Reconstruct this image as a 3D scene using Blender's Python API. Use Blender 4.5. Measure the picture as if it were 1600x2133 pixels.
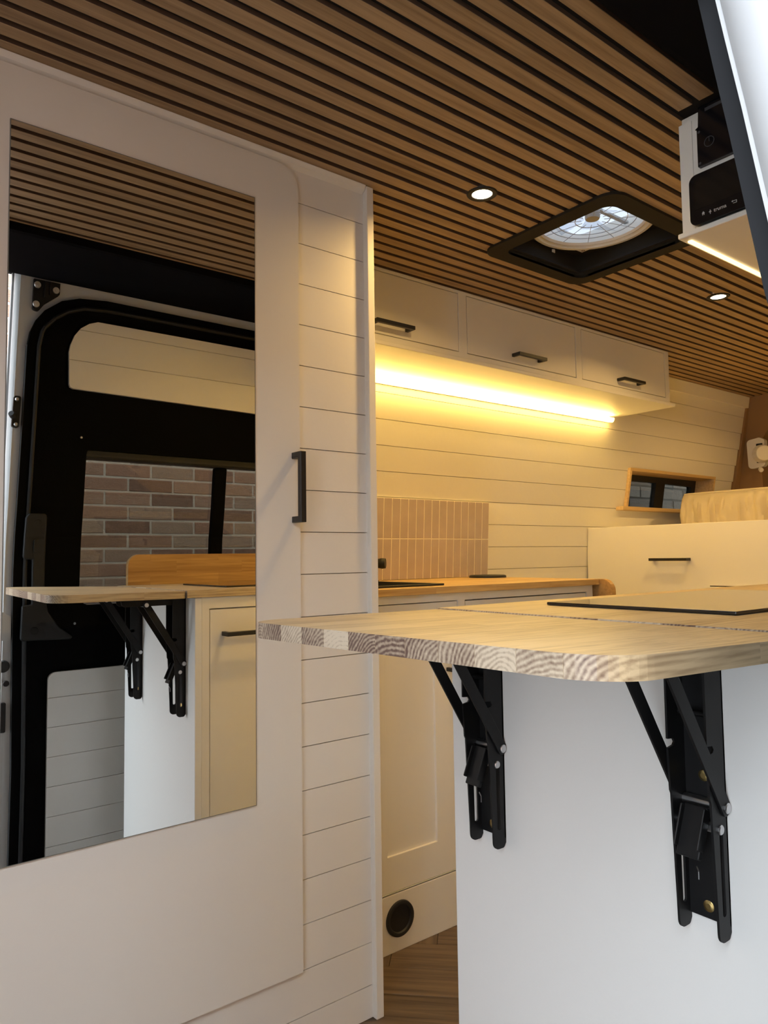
import bpy, bmesh, math, random
from mathutils import Vector, Matrix, noise
from mathutils.geometry import tessellate_polygon
random.seed(7)
for o in list(bpy.data.objects): bpy.data.objects.remove(o)
SC = bpy.context.scene
C = SC.collection
PI = math.pi
# ---------------------------------------------------------------- camera
# world: X along the van (towards its rear), Y across it (0 = where the photographer stands, outside the
# sliding door), Z up from the van floor, metres
CAMZ = 0.926
cd = bpy.data.cameras.new('camera'); cam = bpy.data.objects.new('camera', cd); C.objects.link(cam)
r = Vector((0.78829917, -0.6151368, -0.01382525)); u = Vector((-0.02680497, -0.05678137, 0.99802674)); f = Vector((0.61470799, 0.78637306, 0.06124944))
cam.matrix_world = Matrix(((r.x, u.x, -f.x, 0), (r.y, u.y, -f.y, 0), (r.z, u.z, -f.z, CAMZ), (0, 0, 0, 1)))
cd.sensor_fit = 'HORIZONTAL'; cd.sensor_width = 36; cd.lens = 36 * 1523.2 / 1600; cd.clip_start = 0.02
SC.camera = cam
# ---------------------------------------------------------------- world, exposure
W = bpy.data.worlds.new('World'); SC.world = W; W.use_nodes = True
bg = W.node_tree.nodes['Background']; bg.inputs[0].default_value = (0.84, 0.92, 1.0, 1); bg.inputs[1].default_value = 7.3
SC.view_settings.view_transform = 'Standard'; SC.view_settings.look = 'None'
SC.view_settings.gamma = 1; SC.view_settings.use_curve_mapping = False; SC.view_settings.exposure = 0.06
SPOTW = 4.6          # each ceiling downlight, watts
def area(name, loc, size, power, col, rot=(0, 0, 0), portal=False, shape='RECTANGLE', spread=PI):
    l = bpy.data.lights.new(name, 'AREA'); l.shape = shape; l.size = size[0]; l.size_y = size[1]; l.energy = power; l.color = col; l.spread = spread
    o = bpy.data.objects.new(name, l); C.objects.link(o); o.location = loc; o.rotation_euler = rot
    if portal: l.cycles.is_portal = True
    return o
# sampling portals for the sky light: the open doorway and the cab end (they add no light)
area('doorway_portal', (-0.2, 0.13, 0.85), (1.3, 1.9), 1, (1, 1, 1), (PI/2, 0, PI), portal=True)

# ---------------------------------------------------------------- materials
MATS = {}
def nt(name):
    m = bpy.data.materials.new(name); m.use_nodes = True; n = m.node_tree; MATS[name] = m
    return m, n, n.nodes['Principled BSDF'], n.nodes, n.links
def plain(name, col, rough=0.5, metal=0, bump=0, bscale=200, spec=None, var=0):
    m, n, b, N, L = nt(name)
    b.inputs['Base Color'].default_value = (*col, 1); b.inputs['Roughness'].default_value = rough; b.inputs['Metallic'].default_value = metal
    if spec is not None: b.inputs['Specular IOR Level'].default_value = spec
    if bump or var:
        tc = N.new('ShaderNodeTexCoord'); no = N.new('ShaderNodeTexNoise'); no.inputs['Scale'].default_value = bscale; no.inputs['Detail'].default_value = 4
        L.new(tc.outputs['Object'], no.inputs['Vector'])
        if bump:
            bu = N.new('ShaderNodeBump'); bu.inputs['Strength'].default_value = bump; bu.inputs['Distance'].default_value = 0.001
            L.new(no.outputs['Fac'], bu.inputs['Height']); L.new(bu.outputs['Normal'], b.inputs['Normal'])
        if var:
            mx = N.new('ShaderNodeMixRGB'); mx.inputs[1].default_value = (*[c * (1 - var) for c in col], 1); mx.inputs[2].default_value = (*[min(1, c * (1 + var)) for c in col], 1)
            L.new(no.outputs['Fac'], mx.inputs[0]); L.new(mx.outputs[0], b.inputs['Base Color'])
    return m
def emis(name, col, s):
    m, n, b, N, L = nt(name)
    b.inputs['Base Color'].default_value = (0.8, 0.8, 0.8, 1); b.inputs['Emission Color'].default_value = (*col, 1); b.inputs['Emission Strength'].default_value = s
    return m
def ramp(N, stops):
    r_ = N.new('ShaderNodeValToRGB'); e = r_.color_ramp.elements
    e[0].position, e[0].color = stops[0][0], (*stops[0][1], 1); e[1].position, e[1].color = stops[-1][0], (*stops[-1][1], 1)
    for p, c in stops[1:-1]:
        x = e.new(p); x.color = (*c, 1)
    return r_
def solid_oak(name, light, dark, end_dark, ring=0.0042, endw=1.0):
    """solid timber: growth rings around a pith line running along X, placed differently in every stave"""
    m, n, b, N, L = nt(name)
    tc = N.new('ShaderNodeTexCoord'); oi = N.new('ShaderNodeObjectInfo')
    wn = N.new('ShaderNodeTexWhiteNoise'); wn.noise_dimensions = '1D'; L.new(oi.outputs['Random'], wn.inputs['W'])
    sub = N.new('ShaderNodeVectorMath'); sub.operation = 'MULTIPLY_ADD'
    L.new(wn.outputs['Color'], sub.inputs[0]); sub.inputs[1].default_value = (5, 0.05, 0.05); L.new(tc.outputs['Object'], sub.inputs[2])
    st = N.new('ShaderNodeMapping'); st.inputs['Scale'].default_value = (0.06, 1, 1); L.new(sub.outputs[0], st.inputs['Vector'])
    di = N.new('ShaderNodeTexNoise'); di.inputs['Scale'].default_value = 22; di.inputs['Detail'].default_value = 3; L.new(st.outputs[0], di.inputs['Vector'])
    sx = N.new('ShaderNodeSeparateXYZ'); L.new(sub.outputs[0], sx.inputs[0])
    cx = N.new('ShaderNodeCombineXYZ'); L.new(sx.outputs[1], cx.inputs[1]); L.new(sx.outputs[2], cx.inputs[2])
    ln = N.new('ShaderNodeVectorMath'); ln.operation = 'LENGTH'; L.new(cx.outputs[0], ln.inputs[0])
    ad = N.new('ShaderNodeMath'); ad.operation = 'MULTIPLY_ADD'; L.new(di.outputs['Fac'], ad.inputs[0]); ad.inputs[1].default_value = 0.02; L.new(ln.outputs['Value'], ad.inputs[2])
    mu = N.new('ShaderNodeMath'); mu.operation = 'MULTIPLY'; mu.inputs[1].default_value = 2 * PI / ring; L.new(ad.outputs[0], mu.inputs[0])
    si = N.new('ShaderNodeMath'); si.operation = 'SINE'; L.new(mu.outputs[0], si.inputs[0])
    fi = N.new('ShaderNodeTexNoise'); fi.inputs['Scale'].default_value = 260; fi.inputs['Detail'].default_value = 5; L.new(st.outputs[0], fi.inputs['Vector'])
    bl = N.new('ShaderNodeTexNoise'); bl.inputs['Scale'].default_value = 9; bl.inputs['Detail'].default_value = 3; L.new(st.outputs[0], bl.inputs['Vector'])
    a1 = N.new('ShaderNodeMath'); a1.operation = 'MULTIPLY_ADD'; L.new(si.outputs[0], a1.inputs[0]); a1.inputs[1].default_value = 0.10; L.new(fi.outputs['Fac'], a1.inputs[2])
    a2 = N.new('ShaderNodeMath'); a2.operation = 'MULTIPLY_ADD'; L.new(bl.outputs['Fac'], a2.inputs[0]); a2.inputs[1].default_value = 0.55; L.new(a1.outputs[0], a2.inputs[2])
    a3 = N.new('ShaderNodeMath'); a3.operation = 'MULTIPLY_ADD'; L.new(oi.outputs['Random'], a3.inputs[0]); a3.inputs[1].default_value = 0.30; L.new(a2.outputs[0], a3.inputs[2])
    rp = ramp(N, [(0.45, dark), (0.72, tuple((p + q) / 2 for p, q in zip(dark, light))), (1.15 if False else 1.0, light)])
    L.new(a3.outputs[0], rp.inputs[0])
    # end grain: the pores drink the light
    ge = N.new('ShaderNodeNewGeometry'); tr = N.new('ShaderNodeVectorTransform'); tr.vector_type = 'NORMAL'; tr.convert_from = 'WORLD'; tr.convert_to = 'OBJECT'
    L.new(ge.outputs['True Normal'], tr.inputs[0]); s2 = N.new('ShaderNodeSeparateXYZ'); L.new(tr.outputs[0], s2.inputs[0])
    ab = N.new('ShaderNodeMath'); ab.operation = 'ABSOLUTE'; L.new(s2.outputs[0], ab.inputs[0])
    cm = N.new('ShaderNodeMapRange'); cm.inputs[1].default_value = 0.55; cm.inputs[2].default_value = 0.85; L.new(ab.outputs[0], cm.inputs[0]); cm.inputs[4].default_value = endw
    e1 = N.new('ShaderNodeMath'); e1.operation = 'MULTIPLY_ADD'; L.new(si.outputs[0], e1.inputs[0]); e1.inputs[1].default_value = 0.15
    e0 = N.new('ShaderNodeMath'); e0.operation = 'MULTIPLY_ADD'; rh = N.new('ShaderNodeMath'); rh.operation = 'MULTIPLY'; rh.inputs[1].default_value = 0.45; L.new(oi.outputs['Random'], rh.inputs[0]); L.new(bl.outputs['Fac'], e0.inputs[0]); e0.inputs[1].default_value = 0.9; L.new(rh.outputs[0], e0.inputs[2])
    e3 = N.new('ShaderNodeMath'); e3.operation = 'MULTIPLY_ADD'; L.new(fi.outputs['Fac'], e3.inputs[0]); e3.inputs[1].default_value = 0.6; L.new(e0.outputs[0], e3.inputs[2])
    L.new(e3.outputs[0], e1.inputs[2])
    re = ramp(N, [(0.38, end_dark), (0.52, (0.32, 0.24, 0.17)), (0.76, (0.60, 0.50, 0.37))])
    hf = N.new('ShaderNodeMath'); hf.operation = 'MULTIPLY'; hf.inputs[1].default_value = 0.62; L.new(e1.outputs[0], hf.inputs[0]); L.new(hf.outputs[0], re.inputs[0])
    mx = N.new('ShaderNodeMixRGB'); L.new(cm.outputs[0], mx.inputs[0]); L.new(rp.outputs[0], mx.inputs[1]); L.new(re.outputs[0], mx.inputs[2])
    L.new(mx.outputs[0], b.inputs['Base Color']); b.inputs['Roughness'].default_value = 0.42
    bu = N.new('ShaderNodeBump'); bu.inputs['Strength'].default_value = 0.25; bu.inputs['Distance'].default_value = 0.001; L.new(fi.outputs['Fac'], bu.inputs['Height']); L.new(bu.outputs[0], b.inputs['Normal'])
    return m
def veneer(name, c0, c1, axis='X', rough=0.55, fine=1.0):
    """long straight grain along one axis, tone differing from piece to piece"""
    m, n, b, N, L = nt(name)
    tc = N.new('ShaderNodeTexCoord'); oi = N.new('ShaderNodeObjectInfo')
    sc = N.new('ShaderNodeMapping'); sc.inputs['Scale'].default_value = {'X': (1.2, 30, 30), 'Y': (30, 1.2, 30), 'Z': (30, 30, 1.2)}[axis]
    L.new(tc.outputs['Object'], sc.inputs['Vector']); 
    ad = N.new('ShaderNodeVectorMath'); ad.operation = 'ADD'; L.new(sc.outputs[0], ad.inputs[0])
    mu = N.new('ShaderNodeMath'); mu.operation = 'MULTIPLY'; mu.inputs[1].default_value = 90; L.new(oi.outputs['Random'], mu.inputs[0]); L.new(mu.outputs[0], ad.inputs[1])
    no = N.new('ShaderNodeTexNoise'); no.inputs['Scale'].default_value = 3.2 * fine; no.inputs['Detail'].default_value = 8; no.inputs['Roughness'].default_value = 0.62; no.inputs['Distortion'].default_value = 0.35
    L.new(ad.outputs[0], no.inputs['Vector'])
    a3 = N.new('ShaderNodeMath'); a3.operation = 'MULTIPLY_ADD'; L.new(oi.outputs['Random'], a3.inputs[0]); a3.inputs[1].default_value = 0.16; L.new(no.outputs['Fac'], a3.inputs[2])
    rp = ramp(N, [(0.38, c0), (0.72, c1)]); L.new(a3.outputs[0], rp.inputs[0]); L.new(rp.outputs[0], b.inputs['Base Color'])
    b.inputs['Roughness'].default_value = rough
    bu = N.new('ShaderNodeBump'); bu.inputs['Strength'].default_value = 0.2; bu.inputs['Distance'].default_value = 0.0006; L.new(no.outputs['Fac'], bu.inputs['Height']); L.new(bu.outputs[0], b.inputs['Normal'])
    return m
def stave_board(name, c0, c1, vert='Z'):
    """glued staves running along X: joints as a brick pattern in X and `vert`"""
    m, n, b, N, L = nt(name)
    tc = N.new('ShaderNodeTexCoord'); s = N.new('ShaderNodeSeparateXYZ'); L.new(tc.outputs['Object'], s.inputs[0])
    cb = N.new('ShaderNodeCombineXYZ'); L.new(s.outputs[0], cb.inputs[0]); L.new(s.outputs[{'Y': 1, 'Z': 2}[vert]], cb.inputs[1])
    br = N.new('ShaderNodeTexBrick'); br.inputs['Scale'].default_value = 1; br.inputs['Mortar Size'].default_value = 0.0003; br.inputs['Brick Width'].default_value = 0.23; br.inputs['Row Height'].default_value = 0.042; br.offset = 0.37
    br.inputs['Color1'].default_value = (0, 0, 0, 1); br.inputs['Color2'].default_value = (1, 1, 1, 1); br.inputs['Mortar'].default_value = (0, 0, 0, 1)
    L.new(cb.outputs[0], br.inputs['Vector'])
    mp = N.new('ShaderNodeMapping'); mp.inputs['Scale'].default_value = (1.5, 28, 28); L.new(tc.outputs['Object'], mp.inputs['Vector'])
    ad = N.new('ShaderNodeVectorMath'); ad.operation = 'MULTIPLY_ADD'; L.new(br.outputs['Color'], ad.inputs[0]); ad.inputs[1].default_value = (9, 9, 9); L.new(mp.outputs[0], ad.inputs[2])
    no = N.new('ShaderNodeTexNoise'); no.inputs['Scale'].default_value = 2.5; no.inputs['Detail'].default_value = 7; no.inputs['Distortion'].default_value = 0.9; L.new(ad.outputs[0], no.inputs['Vector'])
    a = N.new('ShaderNodeMath'); a.operation = 'MULTIPLY_ADD'; L.new(br.outputs['Color'], a.inputs[0]); a.inputs[1].default_value = 0.2; L.new(no.outputs['Fac'], a.inputs[2])
    rp = ramp(N, [(0.33, c0), (0.8, c1)]); L.new(a.outputs[0], rp.inputs[0]); L.new(rp.outputs[0], b.inputs['Base Color']); b.inputs['Roughness'].default_value = 0.4
    return m
def brick_mat(name, cols, rough=0.9):
    m, n, b, N, L = nt(name)
    tc = N.new('ShaderNodeTexCoord'); oi = N.new('ShaderNodeObjectInfo')
    ad = N.new('ShaderNodeVectorMath'); ad.operation = 'ADD'; L.new(tc.outputs['Object'], ad.inputs[0]); L.new(oi.outputs['Random'], ad.inputs[1])
    no = N.new('ShaderNodeTexNoise'); no.inputs['Scale'].default_value = 45; no.inputs['Detail'].default_value = 6; L.new(ad.outputs[0], no.inputs['Vector'])
    vo = N.new('ShaderNodeTexVoronoi'); vo.inputs['Scale'].default_value = 150; L.new(ad.outputs[0], vo.inputs['Vector'])
    a = N.new('ShaderNodeMath'); a.operation = 'MULTIPLY_ADD'; L.new(no.outputs['Fac'], a.inputs[0]); a.inputs[1].default_value = 0.7; L.new(oi.outputs['Random'], a.inputs[2])
    m2 = N.new('ShaderNodeMath'); m2.operation = 'MULTIPLY_ADD'; L.new(vo.outputs['Distance'], m2.inputs[0]); m2.inputs[1].default_value = 0.35; L.new(a.outputs[0], m2.inputs[2])
    m3 = N.new('ShaderNodeMath'); m3.operation = 'MULTIPLY'; m3.inputs[1].default_value = 0.55; L.new(m2.outputs[0], m3.inputs[0])
    rp = ramp(N, cols); L.new(m3.outputs[0], rp.inputs[0]); L.new(rp.outputs[0], b.inputs['Base Color']); b.inputs['Roughness'].default_value = rough
    bu = N.new('ShaderNodeBump'); bu.inputs['Strength'].default_value = 0.8; bu.inputs['Distance'].default_value = 0.004; L.new(m2.outputs[0], bu.inputs['Height']); L.new(bu.outputs[0], b.inputs['Normal'])
    return m
def glass(name, tint, rough=0.0, refl=(1, 1, 1)):
    """thin tinted pane: coloured transmission plus Fresnel reflection"""
    m, n, b, N, L = nt(name); N.remove(b); out = N['Material Output']
    t = N.new('ShaderNodeBsdfTransparent'); t.inputs[0].default_value = (*tint, 1)
    g = N.new('ShaderNodeBsdfGlossy'); g.inputs['Roughness'].default_value = rough; g.inputs[0].default_value = (*refl, 1)
    lw = N.new('ShaderNodeLayerWeight'); pw = N.new('ShaderNodeMath'); pw.operation = 'POWER'; pw.inputs[1].default_value = 5; L.new(lw.outputs['Facing'], pw.inputs[0])
    fr = N.new('ShaderNodeMath'); fr.operation = 'MULTIPLY_ADD'; fr.inputs[1].default_value = 0.92; fr.inputs[2].default_value = 0.035; L.new(pw.outputs[0], fr.inputs[0]); mx = N.new('ShaderNodeMixShader')
    L.new(fr.outputs[0], mx.inputs[0]); L.new(t.outputs[0], mx.inputs[1]); L.new(g.outputs[0], mx.inputs[2]); L.new(mx.outputs[0], out.inputs[0])
    return m
def milky(name, col, fac):
    m, n, b, N, L = nt(name); N.remove(b); out = N['Material Output']
    t = N.new('ShaderNodeBsdfTransparent'); t.inputs[0].default_value = (*col, 1); tl = N.new('ShaderNodeBsdfTranslucent'); tl.inputs[0].default_value = (*col, 1)
    mx = N.new('ShaderNodeMixShader'); mx.inputs[0].default_value = fac; L.new(t.outputs[0], mx.inputs[1]); L.new(tl.outputs[0], mx.inputs[2])
    df = N.new('ShaderNodeBsdfDiffuse'); df.inputs[0].default_value = (*col, 1); m2 = N.new('ShaderNodeMixShader'); m2.inputs[0].default_value = 0.25
    L.new(mx.outputs[0], m2.inputs[1]); L.new(df.outputs[0], m2.inputs[2]); L.new(m2.outputs[0], out.inputs[0])
    return m

PAINT = plain('cream_paint', (0.79, 0.765, 0.71), 0.42, bump=0.12, bscale=90)
BOARDP = plain('cream_board_paint', (0.80, 0.775, 0.725), 0.45, bump=0.25, bscale=60)
PANELP = plain('daylight_cool_paint', (0.79, 0.785, 0.765), 0.45, bump=0.2, bscale=110)  # same cream paint, with the cool of the daylight put into its colour
FELT = plain('black_felt', (0.012, 0.010, 0.010), 0.95)
SHADOW = plain('shade_toned_backing', (0.62, 0.58, 0.52), 0.7)  # darker than the boards: shade of the grooves put into the colour
SLAT = veneer('slat_oak', (0.245, 0.158, 0.082), (0.425, 0.292, 0.165))
GAPSHADE = plain('gap_shade_interior', (0.10, 0.08, 0.06), 0.8)  # carcass darkened: the shade in the door gaps is put into its colour
SEAL = plain('slate_rubber_seal', (0.009, 0.010, 0.013), 0.7)
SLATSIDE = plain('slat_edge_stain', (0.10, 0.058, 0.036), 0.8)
OAK = solid_oak('solid_oak', (0.575, 0.445, 0.265), (0.22, 0.14, 0.072), (0.12, 0.070, 0.052))
OAKB = stave_board('oak_staves_upright', (0.30, 0.155, 0.05), (0.56, 0.34, 0.13), 'Z')
OAKT = stave_board('oak_staves_flat', (0.36, 0.21, 0.08), (0.60, 0.41, 0.18), 'Y')
PINE = veneer('pine_trim', (0.55, 0.37, 0.17), (0.72, 0.52, 0.27), 'X')
VINYL = veneer('brown_oak_vinyl', (0.060, 0.040, 0.026), (0.165, 0.115, 0.075), 'X', 0.5, 0.8)
BLACK = plain('black_powdercoat', (0.006, 0.006, 0.0065), 0.5, bump=0.1, bscale=900, spec=0.3)
HANDLE = plain('matt_black_handle', (0.014, 0.013, 0.013), 0.4)
PLASTIC = plain('charcoal_plastic', (0.016, 0.017, 0.019), 0.45, spec=0.3)
TRIMB = plain('black_door_lining', (0.0018, 0.0018, 0.0022), 0.7, bump=0.3, bscale=500, spec=0.06)
RUBBER = plain('black_rubber', (0.012, 0.013, 0.016), 0.55)
CARPET = plain('black_headlining', (0.006, 0.006, 0.0075), 0.95, bump=0.3, bscale=800, spec=0.05)
BODY = plain('white_bodywork', (0.60, 0.615, 0.63), 0.35, spec=0.3)
STEEL = plain('steel', (0.62, 0.62, 0.63), 0.28, 1)
BRASS = plain('brass_screw', (0.55, 0.40, 0.16), 0.35, 1)
WHITEPL = plain('white_plastic', (0.82, 0.80, 0.75), 0.35)
MIRROR = plain('mirror_silver', (0.86, 0.87, 0.85), 0.0, 1)
MEDGE = plain('mirror_edge', (0.16, 0.17, 0.16), 0.3)
HOBG = plain('black_glass', (0.006, 0.006, 0.007), 0.03, spec=0.9)
SCREEN = plain('dark_screen', (0.012, 0.011, 0.010), 0.12)
GLOSS = plain('gloss_black', (0.006, 0.006, 0.008), 0.12)
GREYINK = plain('grey_print', (0.45, 0.45, 0.45), 0.5)
DIMINK = plain('dim_print', (0.05, 0.052, 0.058), 0.5)
INK = plain('brown_print', (0.16, 0.07, 0.04), 0.6)
TILE = plain('blush_tile', (0.48, 0.40, 0.39), 0.18, bump=0.5, bscale=18, var=0.12)
GROUT = plain('cream_grout', (0.86, 0.80, 0.70), 0.85)
MATTRESS = plain('mattress_cotton', (0.72, 0.62, 0.44), 0.9, bump=0.4, bscale=300)
LINING = plain('brown_lining', (0.30, 0.18, 0.085), 0.9, bump=0.4, bscale=500)
BRICK = brick_mat('red_brick', [(0.2, (0.20, 0.125, 0.095)), (0.5, (0.46, 0.27, 0.19)), (0.7, (0.50, 0.35, 0.26)), (0.95, (0.38, 0.31, 0.25))])  # bricks and mortar lightened in colour to stand in for sunlight
MORTAR = plain('mortar', (0.76, 0.71, 0.62), 0.95, bump=0.6, bscale=200)
DARKMORTAR = plain('dark_mortar', (0.10, 0.095, 0.09), 0.95)
GREYBRICK = brick_mat('grey_brick', [(0.2, (0.10, 0.085, 0.08)), (0.95, (0.30, 0.27, 0.25))])
PAVING = plain('concrete_ground', (0.26, 0.26, 0.26), 0.9, bump=0.5, bscale=40, var=0.1)
GLASSD = glass('tinted_glass', (0.30, 0.285, 0.26))
GLASSW = glass('dark_tinted_glass', (0.48, 0.48, 0.44))
DOME = milky('vent_dome', (0.47, 0.48, 0.50), 0.6)
FANP = glass('clear_fan_plastic', (0.72, 0.75, 0.80), 0.1)
LED = emis('led_diffuser', (1.0, 0.63, 0.15), 31)
LED2 = emis('led_edge_diffuser', (1.0, 0.72, 0.30), 2.6)
LAMP = emis('downlight_diffuser', (1.0, 0.80, 0.50), 12)

# ---------------------------------------------------------------- helpers
def link(o, parent=None):
    C.objects.link(o)
    if parent: o.parent = parent
    return o
def tag(o, label=None, cat=None, group=None, kind=None):
    if label: o['label'] = label
    if cat: o['category'] = cat
    if group: o['group'] = group
    if kind: o['kind'] = kind
    return o
def empty(name, loc=(0, 0, 0), label=None, cat=None, group=None, kind=None):
    o = bpy.data.objects.new(name, None); o.empty_display_size = 0.05; C.objects.link(o)
    o['base'] = 1; del o['base']
    o.location = loc
    return tag(o, label, cat, group, kind)
class MB:
    def __init__(s): s.bm = bmesh.new()
    def _new(s, co, faces):
        vs = [s.bm.verts.new(c) for c in co]
        out = []
        for f_ in faces:
            try: out.append(s.bm.faces.new([vs[i] for i in f_]))
            except ValueError: pass
        return vs
    def box(s, x0, x1, y0, y1, z0, z1, M=None):
        co = [Vector((x, y, z)) for x in (x0, x1) for y in (y0, y1) for z in (z0, z1)]
        if M is not None: co = [M @ c for c in co]
        s._new(co, [(0, 1, 3, 2), (4, 6, 7, 5), (0, 4, 5, 1), (2, 3, 7, 6), (0, 2, 6, 4), (1, 5, 7, 3)]); return s
    def plate(s, outer, axis, a0, a1, holes=()):
        """2-D outline (the other two axes, in order) with holes, extruded along axis"""
        loops = [list(outer)] + [list(h) for h in holes]
        def P(p, a): return {'X': (a, p[0], p[1]), 'Y': (p[0], a, p[1]), 'Z': (p[0], p[1], a)}[axis]
        tris = tessellate_polygon([[Vector((p[0], p[1], 0)) for p in l] for l in loops])
        flat = [p for l in loops for p in l]; n = len(flat)
        v0 = [s.bm.verts.new(P(p, a0)) for p in flat]; v1 = [s.bm.verts.new(P(p, a1)) for p in flat]
        for t in tris:
            for vs in ([v0[i] for i in t], [v1[i] for i in reversed(t)]):
                try: s.bm.faces.new(vs)
                except ValueError: pass
        k = 0
        for l in loops:
            m_ = len(l)
            for i in range(m_):
                a, b_ = k + i, k + (i + 1) % m_
                try: s.bm.faces.new((v0[a], v0[b_], v1[b_], v1[a]))
                except ValueError: pass
            k += m_
        return s
    def cyl(s, p0, p1, r0, r1=None, n=20, cap=True):
        p0, p1 = Vector(p0), Vector(p1); r1 = r0 if r1 is None else r1
        d = (p1 - p0).normalized(); a = d.orthogonal().normalized(); b_ = d.cross(a)
        co = [p0 + (a * math.cos(t) + b_ * math.sin(t)) * r0 for t in [2 * PI * i / n for i in range(n)]] + [p1 + (a * math.cos(t) + b_ * math.sin(t)) * r1 for t in [2 * PI * i / n for i in range(n)]]
        fs = [(i, (i + 1) % n, n + (i + 1) % n, n + i) for i in range(n)]
        if cap: fs += [tuple(range(n - 1, -1, -1)), tuple(range(n, 2 * n))]
        s._new(co, fs); return s
    def lathe(s, c, prof, n=32, axis='Z', closed=False):
        """prof: (radius, height) pairs around an axis through c"""
        c = Vector(c); co = []
        for r_, h in prof:
            for i in range(n):
                t = 2 * PI * i / n; a, b_ = r_ * math.cos(t), r_ * math.sin(t)
                co.append(c + Vector({'Z': (a, b_, h), 'Y': (a, h, b_), 'X': (h, a, b_)}[axis]))
        fs = []; m_ = len(prof)
        for j in range(m_ - 1 + (1 if closed else 0)):
            j2 = (j + 1) % m_
            for i in range(n): fs.append((j * n + i, j * n + (i + 1) % n, j2 * n + (i + 1) % n, j2 * n + i))
        s._new(co, fs); return s
    def disc(s, c, r_, axis='Z', n=32):
        c = Vector(c); co = []
        for i in range(n):
            t = 2 * PI * i / n; a, b_ = r_ * math.cos(t), r_ * math.sin(t)
            co.append(c + Vector({'Z': (a, b_, 0), 'Y': (a, 0, b_), 'X': (0, a, b_)}[axis]))
        s._new(co, [tuple(range(n))]); return s
    def tube(s, pts, r_, n=10):
        for a, b_ in zip(pts[:-1], pts[1:]): s.cyl(a, b_, r_, n=n)
        return s
    def slice(s, axis, vals):
        i = 'XYZ'.index(axis)
        for v in vals:
            no = [0, 0, 0]; no[i] = 1; co = [0, 0, 0]; co[i] = v
            bmesh.ops.bisect_plane(s.bm, geom=s.bm.verts[:] + s.bm.edges[:] + s.bm.faces[:], plane_co=co, plane_no=no)
        return s
    def map(s, fn):
        for v in s.bm.verts: v.co = fn(v.co)
        return s
    def mesh(s, name, mat, smooth=False, bevel=0, bseg=2):
        bmesh.ops.recalc_face_normals(s.bm, faces=s.bm.faces)
        if bevel:
            es = [e for e in s.bm.edges if len(e.link_faces) == 2 and e.calc_face_angle(0) > 0.6]
            bmesh.ops.bevel(s.bm, geom=es, offset=bevel, segments=bseg, profile=0.5, affect='EDGES', clamp_overlap=True)
        me = bpy.data.meshes.new(name); s.bm.to_mesh(me); s.bm.free(); me.materials.append(mat)
        if smooth:
            for p in me.polygons: p.use_smooth = True
            try: me.set_sharp_from_angle(angle=0.7)
            except Exception: pass
        return me
    def build(s, name, mat, parent=None, smooth=False, bevel=0, bseg=2, origin=None):
        me = s.mesh(name, mat, smooth, bevel, bseg); o = bpy.data.objects.new(name, me)
        if origin: me.transform(Matrix.Translation(-Vector(origin))); o.location = origin
        link(o, parent); return o
def local(root, *objs):
    """parts are modelled in world coordinates: shift them so that they hang from the thing's base point"""
    for ch in root.children_recursive if not objs else objs:
        if ch.parent is root: ch.matrix_parent_inverse = Matrix.Translation(-root.location)
def rpoly(pts, n=6):
    """polygon whose corners (x, y, radius) are rounded"""
    out = []; N_ = len(pts)
    for i in range(N_):
        p = Vector(pts[i][:2]); rr = pts[i][2] if len(pts[i]) > 2 else 0
        if rr <= 0: out.append(tuple(p)); continue
        a = (Vector(pts[i - 1][:2]) - p); b_ = (Vector(pts[(i + 1) % N_][:2]) - p)
        ang = a.angle(b_); d = rr / math.tan(ang / 2); d = min(d, a.length * .499, b_.length * .499); rr = d * math.tan(ang / 2)
        A = p + a.normalized() * d; c = p + (a.normalized() + b_.normalized()).normalized() * (rr / math.sin(ang / 2)); B = p + b_.normalized() * d
        va, vb = A - c, B - c; t0 = math.atan2(va.y, va.x); t1 = math.atan2(vb.y, vb.x)
        while t1 - t0 > PI: t1 -= 2 * PI
        while t1 - t0 < -PI: t1 += 2 * PI
        for k in range(n + 1):
            t = t0 + (t1 - t0) * k / n; out.append((c.x + rr * math.cos(t), c.y + rr * math.sin(t)))
    return out
def clip(poly, ax, lo, hi):
    """part of a 2-D polygon between two values of one coordinate"""
    for sgn, lim in ((1, lo), (-1, -hi)):
        out = []
        for i in range(len(poly)):
            a, b_ = poly[i - 1], poly[i]; da, db = sgn * a[ax] - lim, sgn * b_[ax] - lim
            if (da >= 0) != (db >= 0):
                t = da / (da - db); out.append((a[0] + t * (b_[0] - a[0]), a[1] + t * (b_[1] - a[1])))
            if db >= 0: out.append(b_)
        poly = out
        if len(poly) < 3: return []
    return poly
def bridge_handle(name, parent, c, length, axis, out, w=0.010, proj=0.035, mat=HANDLE):
    """square bar pull: bar with a foot at either end. axis = bar direction, out = outward unit vector"""
    c, axis, out = Vector(c), Vector(axis), Vector(out); side = axis.cross(out)
    M = Matrix((axis, side, out)).transposed().to_4x4(); M.translation = c
    b_ = MB(); h = length / 2
    b_.plate([(-h, 0), (-h, proj), (h, proj), (h, 0), (h - w, 0), (h - w, proj - w), (-h + w, proj - w), (-h + w, 0)], 'Y', -w / 2, w / 2)
    b_.map(lambda v: M @ v)
    return b_.build(name, mat, parent, bevel=0.0008, bseg=1)
def text(s, name, parent, loc, rotm, size, mat, depth=0.0003):
    cu = bpy.data.curves.new(name, 'FONT'); cu.body = s; cu.size = size; cu.extrude = depth; cu.align_x = 'CENTER'; cu.align_y = 'CENTER'
    o = bpy.data.objects.new(name, cu); C.objects.link(o); bpy.context.view_layer.update()
    me = bpy.data.meshes.new_from_object(o); bpy.data.objects.remove(o); me.materials.append(mat)
    M = rotm.to_4x4(); M.translation = Vector(loc); me.transform(M)
    return link(bpy.data.objects.new(name, me), parent)
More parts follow.
